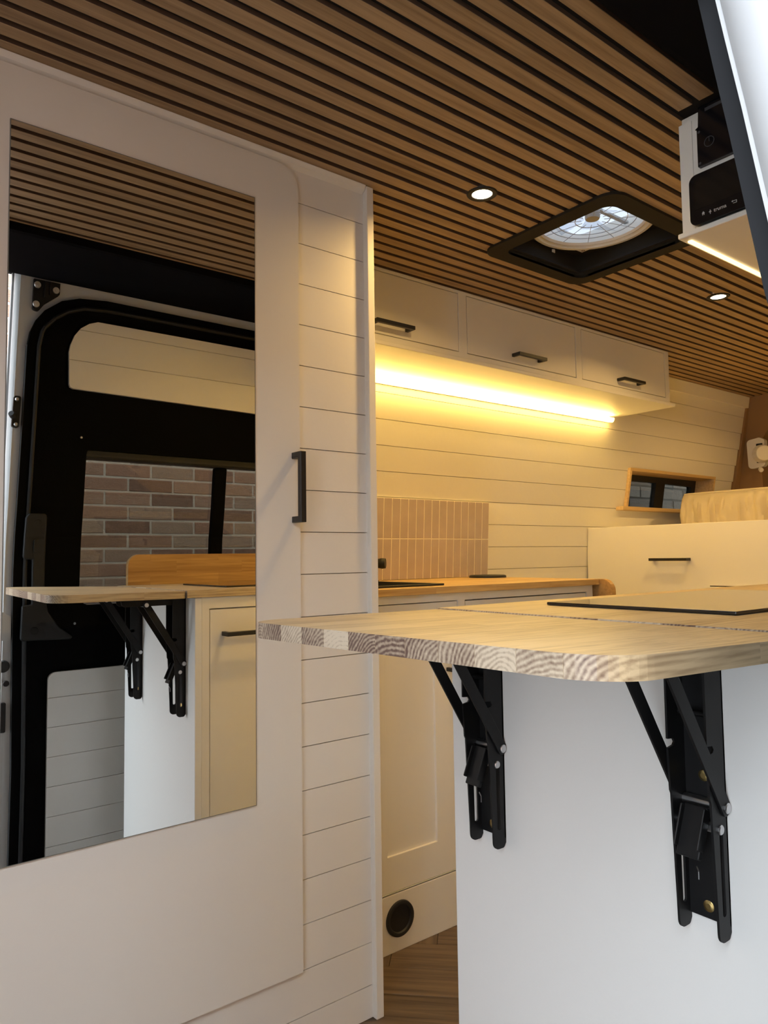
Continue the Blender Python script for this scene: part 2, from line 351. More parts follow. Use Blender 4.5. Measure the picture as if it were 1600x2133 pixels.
Z0 = CAMZ

# ================================================================ SETTING
CEIL = 1.759
def wy(z):                      # the kitchen wall: nearly plumb low down, leaning in towards the roof
    P_ = ((-1, 1.990), (0.85, 1.985), (1.127, 1.969), (1.5, 1.905), (2.0, 1.828))
    for (a, ya), (b_, yb) in zip(P_[:-1], P_[1:]):
        if z <= b_: return ya + (yb - ya) * (z - a) / (b_ - a)
    return P_[-1][1]
# ---- floor: herringbone planks
FZ = -0.0415
floor = empty('floor', (0.6, 1.1, FZ), kind='structure')
MB().box(-2.0, 4.2, 0.24, 2.12, FZ - 0.03, FZ - 0.004).build('subfloor', FELT, floor)
PL, PW = 0.640, 0.1085; q = 1 / math.sqrt(2)
def plank_mesh(along_u):
    b_ = MB(); g = 0.0006
    b_.box(g, PL - g, g, PW - g, -0.004, 0)
    return b_.mesh('plank', VINYL, bevel=0.0008, bseg=1)
pm = plank_mesh(True)
u0, v0 = -0.2215, 1.781
for i in range(-22, 22):
    for j in range(-4, 5):
        for kind in (0, 1):
            U = u0 + i * PW + j * PL; V = v0 + i * PW - j * PL
            if kind: U, V = U, V + PW
            # centre in world
            cu_, cv_ = (U + PL / 2, V + PW / 2) if not kind else (U + PW / 2, V + PL / 2)
            wx, wyy = (cu_ + cv_) * q, (cv_ - cu_) * q
            if not (0.3 < wx < 2.55 and 0.55 < wyy < 1.75): continue
            o = bpy.data.objects.new('plank', pm); link(o, floor)
            px_, py_ = (U + V) * q, (V - U) * q
            if not kind: M = Matrix(((q, q, 0, px_), (-q, q, 0, py_), (0, 0, 1, FZ), (0, 0, 0, 1)))
            else:        # turned so that its length runs along v
                M = Matrix(((q, -q, 0, px_ + PW * q), (q, q, 0, py_ - PW * q), (0, 0, 1, FZ), (0, 0, 0, 1)))
            o.matrix_basis = M
local(floor)
# ---- ceiling: oak slats on black felt, running the length of the van
ceiling = empty('ceiling', (1, 1.2, CEIL), kind='structure')
VX0, VX1, VY0, VY1 = 1.420, 1.842, 0.944, 1.372           # roof vent trim
P = 0.0413; GW = 0.0130; yg0 = 1.2873
hole = [(VX0 + .05, VY0 + .05), (VX1 - .05, VY0 + .05), (VX1 - .05, VY1 - .05), (VX0 + .05, VY1 - .05)]
MB().plate([(-2.0, 0.575), (4.15, 0.575), (4.15, 1.93), (-2.0, 1.93)], 'Z', CEIL + 0.009, CEIL + 0.016, [hole]).build('felt_backing', FELT, ceiling)
MB().plate([(-2.2, 0.2), (4.3, 0.2), (4.3, 2.05), (-2.2, 2.05)], 'Z', CEIL + 0.075, CEIL + 0.085, [hole]).build('roof_panel', BODY, ceiling)
k = -17
while True:
    y0 = yg0 + k * P + GW / 2; y1 = y0 + P - GW
    if y0 > 1.885: break
    spans = [(-0.6, 4.12)]
    if y1 > VY0 + .02 and y0 < VY1 - .02: spans = [(-0.6, VX0 + .03), (VX1 - .03, 4.12)]
    y0c = max(y0, 0.612)
    if y1 - y0c > 0.006:
        if y1 < 0.73: spans = [(-0.6, 1.270)]
        for a, b_ in spans:
            o = MB().box(a, b_, y0c, y1, CEIL, CEIL + 0.010).build('slat', SLAT, ceiling, bevel=0.0007, bseg=1)
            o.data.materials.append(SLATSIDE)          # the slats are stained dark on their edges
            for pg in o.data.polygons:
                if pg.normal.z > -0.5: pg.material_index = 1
    k += 1
local(ceiling)
# ---- black headlining over the doorway
tr = MB().plate([(0.6105, 1.7395), (0.6105, CEIL + 0.05), (0.20, CEIL + 0.07), (0.195, CEIL + 0.018), (0.235, CEIL + 0.009), (0.31, CEIL - 0.0185), (0.45, CEIL - 0.022), (0.60, CEIL - 0.022)], 'X', -2.0, 4.1).build('trim_1', CARPET)
tag(tr, 'black carpeted header above the sliding door opening', kind='structure')
# ---- kitchen wall: shiplap boards
wall = empty('wall_back', (2.6, 2.0, 0), kind='structure')
GZ = [1.476 + 0.0865 * i for i in range(0, 4)][::-1]
gz = [1.476 + 0.0865 * 3 - 0.0863 * i for i in range(0, 22)]
edges = [CEIL + 0.01] + [z for z in gz if z < CEIL - 0.01 and z > 0.02] + [0.0]
WX0, WX1 = 0.975, 3.90
winp = (2.938, 3.70, 1.140, 1.318)
KNOTS = (0.85, 1.127, 1.5)
def lean(v): return Vector((v.x, v.y + wy(v.z) - 2.0, v.z))
for zt, zb in zip(edges[:-1], edges[1:]):
    g = 0.0009
    pieces = [(WX0, 4.15)]
    if zb < winp[3] and zt > winp[2]: pieces = None
    rear = 3.90 + (zt - 1.3) * 0.13
    if pieces:
        b_ = MB().box(WX0, rear, 2.0, 2.012, zb + g, zt - g)
    else:
        b_ = MB(); hx0, hx1, hz0, hz1 = winp
        zlo, zhi = max(zb + g, hz0), min(zt - g, hz1)
        outer = [(WX0, zb + g), (rear, zb + g), (rear, zt - g), (WX0, zt - g)]
        if zb < hz0: outer = [(WX0, zb + g), (rear, zb + g), (rear, zt - g), (hx1, zt - g), (hx1, hz0), (hx0, hz0), (hx0, zt - g), (WX0, zt - g)]; b_.plate(outer, 'Y', 2.0, 2.012)
        elif zt > hz1: outer = [(WX0, zb + g), (hx0, zb + g), (hx0, hz1), (hx1, hz1), (hx1, zb + g), (rear, zb + g), (rear, zt - g), (WX0, zt - g)]; b_.plate(outer, 'Y', 2.0, 2.012)
        else:
            b_.box(WX0, hx0, 2.0, 2.012, zb + g, zt - g); b_.box(hx1, rear, 2.0, 2.012, zb + g, zt - g)
    b_.slice('Z', KNOTS).map(lean).build('board', BOARDP, wall)
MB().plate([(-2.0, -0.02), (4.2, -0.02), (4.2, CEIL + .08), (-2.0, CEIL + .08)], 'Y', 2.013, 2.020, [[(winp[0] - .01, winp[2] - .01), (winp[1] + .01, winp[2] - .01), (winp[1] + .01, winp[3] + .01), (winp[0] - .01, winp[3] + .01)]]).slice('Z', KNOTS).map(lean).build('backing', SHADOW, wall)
# cornice strip beside the overhead cabinet
MB().box(2.78, 3.96, 1.985, 1.9995, CEIL - 0.060, CEIL - 0.002).slice('Z', KNOTS).map(lean).build('cornice', PAINT, wall, bevel=0.002)
local(wall)
# ---- small side window
win = empty('window_1', (3.3, 1.95, 1.14), kind='structure')
x0, x1, z0, z1 = winp; D = 0.13
MB().box(x0, x1, 1.985, 2.0 + D, z1 - 0.014, z1).slice('Z', KNOTS).map(lean).build('top_liner', PINE, win, bevel=0.001)
MB().box(x0, x0 + 0.014, 1.985, 2.0 + D, z0, z1 - .014).slice('Z', KNOTS).map(lean).build('side_liner', PINE, win, bevel=0.001)
MB().box(x1 - 0.014, x1, 1.985, 2.0 + D, z0, z1 - .014).slice('Z', KNOTS).map(lean).build('side_liner', PINE, win, bevel=0.001)
MB().box(2.88, 3.74, 1.962, 2.0 + D, z0 - 0.017, z0).slice('Z', KNOTS).map(lean).build('sill', PINE, win, bevel=0.002)
fr = rpoly([(x0 - .08, z0 - .03, .03), (x1 + .012, z0 - .03, .03), (x1 + .012, z1 - .010, .045), (x0 - .08, z1 - .016, .03)])
pa = rpoly([(x0 - .03, z0 + .012, .008), (3.315, z0 + .012, .004), (3.315, z1 - .042, .004), (x0 - .03, z1 - .042, .008)])
pb = rpoly([(3.395, z0 + .012, .004), (x1 - .055, z0 + .012, .008), (x1 - .055, z1 - .046, .008), (3.395, z1 - .042, .004)])
MB().plate(fr, 'Y', 2.0 + D - .045, 2.0 + D - .02, [pa, pb]).slice('Z', KNOTS).map(lean).build('window_frame', RUBBER, win)
MB().plate(pa, 'Y', 2.0 + D - .032, 2.0 + D - .029).slice('Z', KNOTS).map(lean).build('pane', GLASSW, win)
MB().plate(pb, 'Y', 2.0 + D - .032, 2.0 + D - .029).slice('Z', KNOTS).map(lean).build('pane', GLASSW, win)
local(win)
# ---- outer body skin so that no daylight leaks in
body = empty('wall_front', (-2.0, 1.1, 0), kind='structure')
MB().box(-2.25, -2.2, 0.2, 2.1, -0.3, 1.85).build('bulkhead', BODY, body)
local(body)
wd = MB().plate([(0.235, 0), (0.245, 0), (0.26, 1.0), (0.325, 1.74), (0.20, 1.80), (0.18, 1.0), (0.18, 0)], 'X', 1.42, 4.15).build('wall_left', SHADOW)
tag(wd, kind='structure')
wf = MB().plate([(0.235, -.3), (0.245, 0), (0.26, 1.0), (0.325, 1.74), (0.20, 1.80), (0.18, 1.0), (0.18, -.3)], 'X', -2.2, -0.85).build('wall_left', BODY)
tag(wf, kind='structure')
sk = MB().box(-2.2, 4.2, 2.14, 2.15, -0.3, 0.95).build('trim_2', BODY); tag(sk, kind='structure')
# ---- rear end: brown lining round the rear door aperture
rear = empty('wall_rear', (4.0, 1.2, 0), kind='structure')
cut = rpoly([(0.42, 0.9, .05), (1.795, 0.9, .05), (1.815, 1.50, .16), (1.70, 1.685, .12), (0.55, 1.685, .12)], 10)
MB().plate([(0.25, 0.9), (1.99, 0.9), (1.99, 1.0), (1.86, CEIL + .01), (0.3, CEIL + .01)][:5], 'X', 3.97, 4.16, [cut]).build('lining', LINING, rear, smooth=False)
MB().plate([(0.2, 0), (2.05, 0), (1.95, CEIL + .07), (0.3, CEIL + .07)], 'X', 4.17, 4.2).build('rear_door', CARPET, rear)
MB().plate([(1.30, 1.0), (1.74, 1.0), (1.74, 1.62), (1.30, 1.62)], 'X', 4.14, 4.168, [rpoly([(1.34, 1.06, .04), (1.70, 1.06, .04), (1.70, 1.56, .04), (1.34, 1.56, .04)])]).build('door_rail', TRIMB, rear)
local(rear)
lin2 = MB().plate([(3.90, 1.0), (3.97, 1.0), (3.97, CEIL + .005), (3.955, CEIL + .005)], 'Y', 1.99, 2.02).slice('Z', KNOTS).map(lean).build('trim_3', LINING); tag(lin2, kind='structure')
# ---- ground outside
gr = MB().box(-6, 9, -1.17, 6, -0.62, -0.6).build('trim_4', PAVING); tag(gr, 'pale concrete drive under the van', kind='structure')

# ================================================================ BRICK WALLS OUTSIDE
def brick_wall(name, label, yface, sgn, xr, zr, keep, mat, zref, xref, zbot, ztop, mortar=None):
    root = empty(name, ((xr[0] + xr[1]) / 2, yface, zbot), label, 'wall')
    rh, bl, j = 0.0717, 0.2345, 0.010
    def mk():
        b_ = MB().box(-bl / 2 + j / 2, bl / 2 - j / 2, -0.05, 0.0, -rh / 2 + j / 2, rh / 2 - j / 2)
        return b_.mesh('brick', mat, bevel=0.0025, bseg=1)
    ms = mk(); far = MB(); cnt = 0
    i0 = int((zbot - zref) / rh) - 1; i1 = int((ztop - zref) / rh) + 1
    for i in range(i0, i1):
        z = zref + i * rh; off = (i % 2) * bl / 2
        n0 = int((xr[0] - xref) / bl); n1 = int((xr[1] - xref) / bl)
        for n_ in range(n0, n1 + 1):
            x = xref + n_ * bl + off
            near = keep(x, z) and cnt < 290
            dy = random.uniform(-.0015, .0015)
            if near:
                o = bpy.data.objects.new('brick', ms); link(o, root); o.location = (x, yface + dy, z); cnt += 1
                if sgn < 0: o.rotation_euler = (0, 0, PI)
            else:
                ya, yb = (yface - .05, yface) if sgn > 0 else (yface, yface + .05)
                far.box(x - bl / 2 + j / 2, x + bl / 2 - j / 2, ya + dy, yb + dy, z - rh / 2 + j / 2, z + rh / 2 - j / 2)
    s_ = far.build('brickwork', mat, root); s_['kind'] = 'stuff'
    ya, yb = (yface - .10, yface - .003) if sgn > 0 else (yface + .003, yface + .10)
    MB().box(xr[0] - .2, xr[1] + .2, ya, yb, zbot, ztop + .03).build('mortar', mortar or MORTAR, root)
    local(root)
    return root
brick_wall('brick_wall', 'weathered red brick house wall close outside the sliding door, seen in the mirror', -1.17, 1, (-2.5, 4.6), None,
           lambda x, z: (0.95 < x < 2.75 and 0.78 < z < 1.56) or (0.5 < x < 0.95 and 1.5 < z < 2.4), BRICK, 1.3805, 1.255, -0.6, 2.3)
brick_wall('brick_wall', 'grey brick wall seen through the small side window above the bed', 2.45, -1, (1.5, 6.5), None,
           lambda x, z: 3.0 < x < 4.9 and 1.05 < z < 1.5, GREYBRICK, 1.285, 3.95, -0.6, 2.2, DARKMORTAR)

# ================================================================ SLIDING DOOR (seen in the mirror)
ZS = [-.4, .426, .826, .95, 1.02, 1.079, 1.128, 1.1825, 1.2316, 1.3046, 1.526, 1.85]; YS = [.160, .165, .174, .180, .191, .205, .2133, .2217, .2303, .243, .278, .335]  # door profile and fittings worked out from image pixels, direct and in the mirror
def dy_(z):
    for i in range(len(ZS) - 1):
        if z <= ZS[i + 1]: break
    t = (z - ZS[i]) / (ZS[i + 1] - ZS[i]); return YS[i] + t * (YS[i + 1] - YS[i])
def dcurve(v): return Vector((v.x, v.y + dy_(v.z), v.z))
ZSL = [0.1, .3, .426, .6, .75, .826, .9, 1.0, 1.089, 1.15, 1.2, 1.25, 1.33, 1.4, 1.46, 1.526, 1.6, 1.68, 1.74]
def dplate(name, outer, y0, y1, mat, parent, holes=(), bevel=0):
    b_ = MB().plate(outer, 'Y', y0, y1, holes); b_.slice('Z', ZSL); b_.map(dcurve)
    return b_.build(name, mat, parent, bevel=bevel)
door = empty('door_1', (1.0, 0.17, -0.05), 'open sliding side door of the van, white outside with black lining, seen in the mirror', kind='structure')
DX1 = 1.40
wx0, wx1, wz0, wz1 = 0.652, 1.34, 0.79, 1.266
winh = rpoly([(wx0, wz0, .03), (wx1, wz0, .03), (wx1, wz1, .012), (wx0, wz1, .012)])
# bodywork: inner frame, outer skin, leading edge
dplate('metal_frame', [(0.442, -.1), (DX1, -.1), (DX1, 1.765), (0.448, 1.765)], -0.035, -0.0192, BODY, door, [winh])
fl = MB().plate([(0.4385, -0.056), (0.4365, -0.046), (0.4375, -0.036), (0.4405, -0.030), (0.4455, -0.0222), (0.452, -0.0192), (0.462, -0.0188), (0.474, -0.0188), (0.474, -0.025), (0.455, -0.056)], 'Z', -0.1, 1.765)
fl.slice('Z', ZSL); fl.map(dcurve).build('leading_flange', BODY, door, smooth=True)
dplate('outer_skin', [(0.436, -.1), (DX1, -.1), (DX1, 1.765), (0.436, 1.765)], -0.090, -0.076, BODY, door, [winh])
# rubber seal running up the leading edge and black lining with its big rounded corner
outer = [(0.468, -.06), (0.472, .33), (0.466, .9), (0.470, 1.33), (0.472, 1.55), (0.478, 1.59), (0.492, 1.625), (0.512, 1.653), (0.557, 1.688), (0.606, 1.705), (0.684, 1.713), (DX1 - .1, 1.712), (DX1 - .03, 1.66), (DX1 - .01, 1.6), (DX1 - .01, -.06)]
dplate('lining_panel', outer, -0.0186, -0.001, TRIMB, door, [winh])
dplate('rubber_seal', [(0.4665, -.06), (0.4705, .33), (0.4645, .9), (0.4685, 1.33), (0.4705, 1.55), (0.472, 1.55), (0.470, 1.33), (0.466, .9), (0.472, .33), (0.468, -.06)][::-1], -0.0186, -0.0006, SEAL, door)
inset = [(x + (0.026 if x < 0.6 else 0), z) for x, z in outer]
def offset_path(pts, d):
    return [(x + d * (1 if i < 8 else 0.25), z - (d if z > 1.6 else 0)) for i, (x, z) in enumerate(pts)]
# raised bead in the lining
bead = MB(); path = [(x + .03, 0, z) for x, z in outer[:6]] + [(0.515, 0, 1.605), (0.54, 0, 1.635), (0.575, 0, 1.66), (0.62, 0, 1.678), (0.69, 0, 1.684), (DX1 - .12, 0, 1.684)]
pts = []
for a, b_ in zip(path[:-1], path[1:]):
    for t in range(4): pts.append(tuple(a[i] + (b_[i] - a[i]) * t / 4 for i in range(3)))
pts.append(path[-1]); bead.tube([(x, 0.0005, z) for x, _, z in pts], 0.006, 8); bead.map(dcurve).build('lining_bead', RUBBER, door, smooth=True)
# cream shiplap cards
up = rpoly([(0.588, 1.440, .012), (DX1 - .09, 1.430, .012), (DX1 - .09, 1.640, .06), (0.657 - .03, 1.6425, .0), (0.612, 1.618, 0), (0.590, 1.585, 0), (0.584, 1.55, 0)], 4)
up = [(0.600, 1.440), (DX1 - .1, 1.430), (DX1 - .09, 1.436), (DX1 - .09, 1.58), (DX1 - .11, 1.625), (DX1 - .15, 1.643), (0.66, 1.6435), (0.635, 1.634), (0.612, 1.617), (0.596, 1.594), (0.586, 1.566), (0.583, 1.545), (0.588, 1.452), (0.591, 1.444)]
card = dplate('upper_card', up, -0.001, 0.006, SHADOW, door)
for lo, hi in ((1.40, 1.523), (1.523, 1.612), (1.612, 1.70)):
    p_ = clip(up, 1, lo + .0008, hi - .0008); dplate('board', p_, 0.004, 0.0105, PAINT, card)
lowc = rpoly([(0.565, -.03, 0), (DX1 - .1, -.03, 0), (DX1 - .1, 0.594, .02), (0.564, 0.594, .022)], 5)
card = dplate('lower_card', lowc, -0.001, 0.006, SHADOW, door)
for i in range(8):
    hi = 0.606 if i == 0 else 0.519 - (i - 1) * 0.0873; lo = 0.519 - i * 0.0873
    p_ = clip(lowc, 1, lo + .0008, hi - .0008)
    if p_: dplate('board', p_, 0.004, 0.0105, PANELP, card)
# window in the door
g_ = dplate('window_pane', rpoly([(wx0 - .01, wz0 - .01, .03), (wx1 + .01, wz0 - .01, .03), (wx1 + .01, wz1 + .01, .02), (wx0 - .01, wz1 + .01, .02)]), -0.050, -0.046, GLASSD, door)
dplate('window_rail', [(wx0, 1.240), (wx1, 1.240), (wx1, 1.266), (wx0, 1.266)], -0.045, -0.006, PLASTIC, door, bevel=0.003)
dplate('window_rail', [(wx0, 1.246), (wx1, 1.246), (wx1, 1.252), (wx0, 1.252)], -0.010, -0.002, RUBBER, door)
dplate('window_mullion', [(1.094, wz0), (1.140, wz0), (1.132, 1.24), (1.086, 1.24)], -0.045, -0.025, TRIMB, door, bevel=0.003)
# pull handle: housing, button, arm, foot
hd = dplate('grab_handle', [(0.487, 0.940), (0.492, 0.934), (0.512, 0.932), (0.514, 0.80), (0.488, 0.797), (0.485, 0.70), (0.49, 0.694), (0.625, 0.690), (0.631, 0.697), (0.59, 0.73), (0.56, 0.775), (0.548, 0.83), (0.547, 1.06), (0.541, 1.068), (0.498, 1.068), (0.489, 1.055)][::-1], -0.001, 0.017, PLASTIC, door, bevel=0.005)
dplate('release_button', rpoly([(0.513, 0.955, .006), (0.541, 0.955, .006), (0.541, 0.992, .006), (0.513, 0.992, .006)]), 0.015, 0.025, PLASTIC, hd, bevel=0.003)
MB().lathe((0.522, 0.0, 1.038), [(0.010, 0.0165), (0.0115, 0.0178), (0.0125, 0.0165)], 24, 'Y').map(dcurve).build('screw_cap', BLACK, hd)
MB().lathe((0.522, 0.0, 0.722), [(0.0, 0.0178), (0.010, 0.0178), (0.0125, 0.0165)], 24, 'Y').map(dcurve).build('screw_cap', BLACK, hd)
# guide bracket at the top corner with three bolts
gb = dplate('guide_bracket', rpoly([(0.481, 1.653, .008), (0.497, 1.650, .008), (0.512, 1.672, 0), (0.552, 1.706, .008), (0.552, 1.738, 0), (0.481, 1.738, 0)]), -0.0190, -0.0075, BLACK, door)
for bx, bz in ((0.4905, 1.722), (0.541, 1.716), (0.4895, 1.668)):
    MB().lathe((bx, 0, bz), [(0.0, -0.0005), (0.004, -0.0005), (0.0045, -0.0035), (0.0085, -0.0035), (0.0095, -0.0055), (0.0095, -0.0075)], 20, 'Y').map(dcurve).build('bolt', STEEL, gb, smooth=True)
dplate('bracket_rib', [(0.508, 1.69), (0.511, 1.69), (0.512, 1.735), (0.509, 1.735)], -0.0085, -0.0015, PLASTIC, gb)
dplate('bracket_rib', [(0.523, 1.70), (0.526, 1.70), (0.527, 1.735), (0.524, 1.735)], -0.0085, -0.0015, PLASTIC, gb)
# striker, bump stop and fittings on the leading edge
st = dplate('door_wedge', rpoly([(0.442, 1.316, .006), (0.461, 1.312, .006), (0.464, 1.404, .006), (0.445, 1.404, .006)]), -0.0190, -0.0075, BLACK, door)
for bz in (1.323, 1.394): MB().lathe((0.453, 0, bz), [(0.0, -0.0035), (0.004, -0.0035), (0.006, -0.0075)], 16, 'Y').map(dcurve).build('bolt', STEEL, st, smooth=True)
MB().cyl((0.446, -0.012, 1.347), (0.438, -0.002, 1.352), 0.010, 0.008, 14).map(dcurve).build('stop_roller', RUBBER, st, smooth=True)
MB().cyl((0.447, -0.0155, 0.622), (0.447, -0.0065, 0.622), 0.018, 0.016, 24).map(dcurve).build('rubber_grommet', RUBBER, door)
MB().cyl((0.455, -0.0155, 0.572), (0.455, -0.0085, 0.572), 0.009, 0.008, 20).map(dcurve).build('rubber_plug', RUBBER, door)
dplate('latch_plate', rpoly([(0.440, 0.432, .004), (0.455, 0.432, .004), (0.455, 0.518, .004), (0.440, 0.518, .004)]), -0.0190, -0.0075, PLASTIC, door)
dplate('cover_plate', rpoly([(0.425, 0.700, .012), (0.464, 0.694, .012), (0.464, 0.765, .004), (0.425, 0.792, .004)]), -0.0190, -0.007, BODY, door, bevel=0.003)
for sx_, sz in ((0.634, 1.300), (0.640, 0.735)): MB().lathe((sx_, 0, sz), [(0, 0.002), (0.003, 0.002), (0.004, -0.001)], 12, 'Y').map(dcurve).build('trim_screw', STEEL, door)
local(door)

# ================================================================ WARDROBE with sliding panel and mirror
wr = empty('wardrobe', (0.4, 1.6, 0), 'tall cream shiplap wardrobe closet on the left with a mirrored sliding panel', 'wardrobe')
YB = 1.286
top = 0.926 + 0.7468; gzs = [top - 0.0867 * i for i in range(20)]
ed = [1.752] + gzs + [FZ]
for i, (zt, zb) in enumerate(zip(ed[:-1], ed[1:])):
    if zt - zb < 0.004: continue
    MB().box(-0.55, 0.957, YB, YB + 0.01, zb + .0009, zt - .0009).build('board', BOARDP, wr)
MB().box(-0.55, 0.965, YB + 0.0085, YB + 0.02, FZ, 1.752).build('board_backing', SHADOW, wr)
MB().box(0.957, 0.9765, YB - 0.014, YB + 0.03, FZ, 1.7575).build('corner_post', PAINT, wr, bevel=0.002)
MB().box(0.962, 0.976, YB + 0.03, 1.95, FZ, 1.757).build('side_panel', PAINT, wr)
MB().box(-0.55, -0.53, YB + 0.02, 1.95, FZ, 1.757).build('side_panel', PAINT, wr)
MB().plate([(YB + .002, 1.740), (YB + .002, 1.7585), (YB - .016, 1.7585), (YB - .010, 1.748)], 'X', -0.55, 0.957).build('cornice', PAINT, wr, bevel=0.003)
YD = 1.273
dp = MB().plate(rpoly([(-0.20, 0.117, .01), (0.7795, 0.117, .004), (0.7795, 1.7385, .048), (-0.20, 1.7385, .01)], 8), 'Y', YD, YB - .0004).build('sliding_panel', PAINT, wr, bevel=0.0012)
mi = MB().box(0.2355, 0.6755, 1.2695, YD, 0.9265 - 0.4665, 0.9265 + 0.7175).build('mirror', MIRROR, dp)
ml = MB()
for a in ((0.2343, 0.2355, 0.459, 1.6452), (0.6755, 0.6767, 0.459, 1.6452)): ml.box(a[0], a[1], 1.2694, YD, a[2], a[3])
ml.box(0.2355, 0.6755, 1.2694, YD, 0.459, 0.460); ml.box(0.2355, 0.6755, 1.2694, YD, 1.644, 1.6452)
ml.build('mirror_edge', MEDGE, dp)
bridge_handle('handle', dp, (0.7655, YD, 0.926 + 0.142), 0.142, (0, 0, 1), (0, -1, 0), 0.0125, 0.036)
local(wr)

# ================================================================ KITCHEN RUN
YF = 1.4525  # kitchen run below and its floor level scaled about the camera, baked into plain numbers
kb = empty('base_cabinet', (1.5, 1.74, FZ), 'cream kitchen base cabinet run with inset doors under the far worktop', 'cabinet')
XE = 1.983
MB().box(1.02, XE, 1.473, 1.98, FZ, 0.66).build('carcass', GAPSHADE, kb)
MB().box(XE - .018, XE, 1.473, 1.98, 0.66, 0.8265).build('side_panel', PAINT, kb)
fz0, fz1 = 0.1015, 0.8267
opn = [(1.045, fz0, 1.3855, 0.8058), (1.412, 0.645, 1.952, 0.8058), (1.412, fz0, 1.952, 0.627)]
MB().plate([(1.02, fz0 - .001), (XE, fz0 - .001), (XE, fz1), (1.02, fz1)], 'Y', YF, 1.473, [[(a, b_), (c, b_), (c, d), (a, d)] for a, b_, c, d in opn]).build('face_frame', PAINT, kb)
MB().box(1.02, XE, YF, 1.473, FZ, fz0 - 0.0045).build('plinth', PAINT, kb, bevel=0.0015)
MB().box(1.02, XE, YF + 0.006, 1.473, fz0 - .0045, fz0 - .001).build('plinth_gap_shade', FELT, kb)  # black strip in place of the shade in the gap
def shaker(x0, x1, z0, z1, st, parent):
    d = MB().plate([(x0, z0), (x1, z0), (x1, z1), (x0, z1)], 'Y', YF + .001, YF + .018, [[(x0 + st, z0 + st), (x1 - st, z0 + st), (x1 - st, z1 - st), (x0 + st, z1 - st)]]).build('door', PAINT, parent, bevel=0.001)
    MB().box(x0 + st, x1 - st, YF + .0075, YF + .016, z0 + st, z1 - st).build('door_panel', PAINT, d)
    return d
d = shaker(1.047, 1.3835, fz0 + .001, 0.8035, 0.086, kb)
bridge_handle('handle', d, (1.343, YF, 0.693), 0.146, (0, 0, 1), (0, -1, 0))
d = MB().box(1.4145, 1.9495, YF + .002, 1.4725, 0.648, 0.8025).build('drawer', PAINT, kb, bevel=0.001)
bridge_handle('handle', d, (1.68, YF, 0.727), 0.146, (1, 0, 0), (0, -1, 0))
d = shaker(1.4145, 1.9495, fz0 + .001, 0.624, 0.06, kb)
bridge_handle('handle', d, (1.48, YF, 0.53), 0.146, (0, 0, 1), (0, -1, 0))
local(kb)
hv = empty('heating_vent', (1.167, YF, 0.0357), 'round black heating vent in the cream plinth near the floor', 'vent')
MB().lathe((1.167, YF, 0.0357), [(0.0315, -0.001), (0.0335, -0.005), (0.0376, -0.0065), (0.0423, -0.005), (0.0434, -0.0003)], 40, 'Y').build('vent_ring', RUBBER, hv, smooth=True)
MB().disc((1.167, YF - .0009, 0.0357), 0.034, 'Y').build('vent_throat', FELT, hv)
local(hv)
kw = empty('kitchen_worktop', (1.5, 1.7, 0.8455), 'thin oak stave worktop on the cream kitchen cabinet run along the far wall', 'worktop')
sk0, sk1, sy0, sy1 = 1.04, 1.377, 1.489, 1.915
MB().plate([(1.02, 1.439), (2.002, 1.439), (2.002, 1.984), (1.02, 1.984)], 'Z', 0.8269, 0.8455, [[(sk0 + .012, sy0 + .012), (sk1 - .012, sy0 + .012), (sk1 - .012, sy1 - .012), (sk0 + .012, sy1 - .012)]]).build('worktop_slab', OAKT, kw, bevel=0.001)
local(kw)
# hanging oak leaf at the end of the run
lf = MB().plate(rpoly([(1.393, 0.53, .03), (1.95, 0.53, .01), (1.95, 0.845, .005), (1.393, 0.845, .037)], 8), 'X', 2.004, 2.023).build('worktop_leaf', OAKB, bevel=0.0015)
tag(lf, 'oak board with rounded corner hanging down at the right end of the kitchen worktop', 'board')
# sink
si = empty('sink', (1.2, 1.70, 0.8455), 'black rimmed sink set in the far worktop beside the wardrobe', 'sink')
rim = rpoly([(sk0, sy0, .012), (sk1, sy0, .012), (sk1, sy1, .012), (sk0, sy1, .012)], 4)
inn = rpoly([(sk0 + .019, sy0 + .019, .02), (sk1 - .019, sy0 + .019, .02), (sk1 - .019, sy1 - .019, .02), (sk0 + .019, sy1 - .019, .02)], 4)
MB().plate(rim, 'Z', 0.8460, 0.8512, [inn]).build('rim', RUBBER, si, bevel=0.001)
b_ = MB(); top_ = [b_.bm.verts.new((x, y, 0.849)) for x, y in inn]; cx_, cy_ = 1.2085, 1.702
bot = [b_.bm.verts.new((cx_ + (x - cx_) * .93, cy_ + (y - cy_) * .93, 0.69)) for x, y in inn]
for i in range(len(inn)): b_.bm.faces.new((top_[i], top_[i - 1], bot[i - 1], bot[i]))
b_.bm.faces.new(bot); b_.build('basin', RUBBER, si, smooth=True)
MB().lathe((1.2085, 1.702, 0.6915), [(0, 0), (0.03, 0.0), (0.04, 0.002), (0.042, 0)], 24).build('drain', STEEL, si, smooth=True)
local(si)
ta = empty('tap', (1.428, 1.895, 0.8455), 'matt black mixer tap half hidden by the wardrobe corner', 'tap')
MB().lathe((1.428, 1.895, 0.846), [(0.024, 0), (0.024, 0.004), (0.0130, 0.007), (0.0120, 0.120), (0.0, 0.123)], 24).build('tap_body', HANDLE, ta, smooth=True)
MB().tube([(1.428, 1.895, 0.963), (1.420, 1.885, 0.978), (1.393, 1.858, 0.988), (1.31, 1.80, 0.988), (1.296, 1.79, 0.981), (1.292, 1.787, 0.957)], 0.009, 14).build('spout', HANDLE, ta, smooth=True)
MB().cyl((1.432, 1.888, 0.905), (1.450, 1.868, 0.905), 0.0125, 0.0175, 24).cyl((1.450, 1.868, 0.905), (1.457, 1.860, 0.905), 0.0175, 0.016, 24).build('lever_knob', PLASTIC, ta, smooth=True)
local(ta)
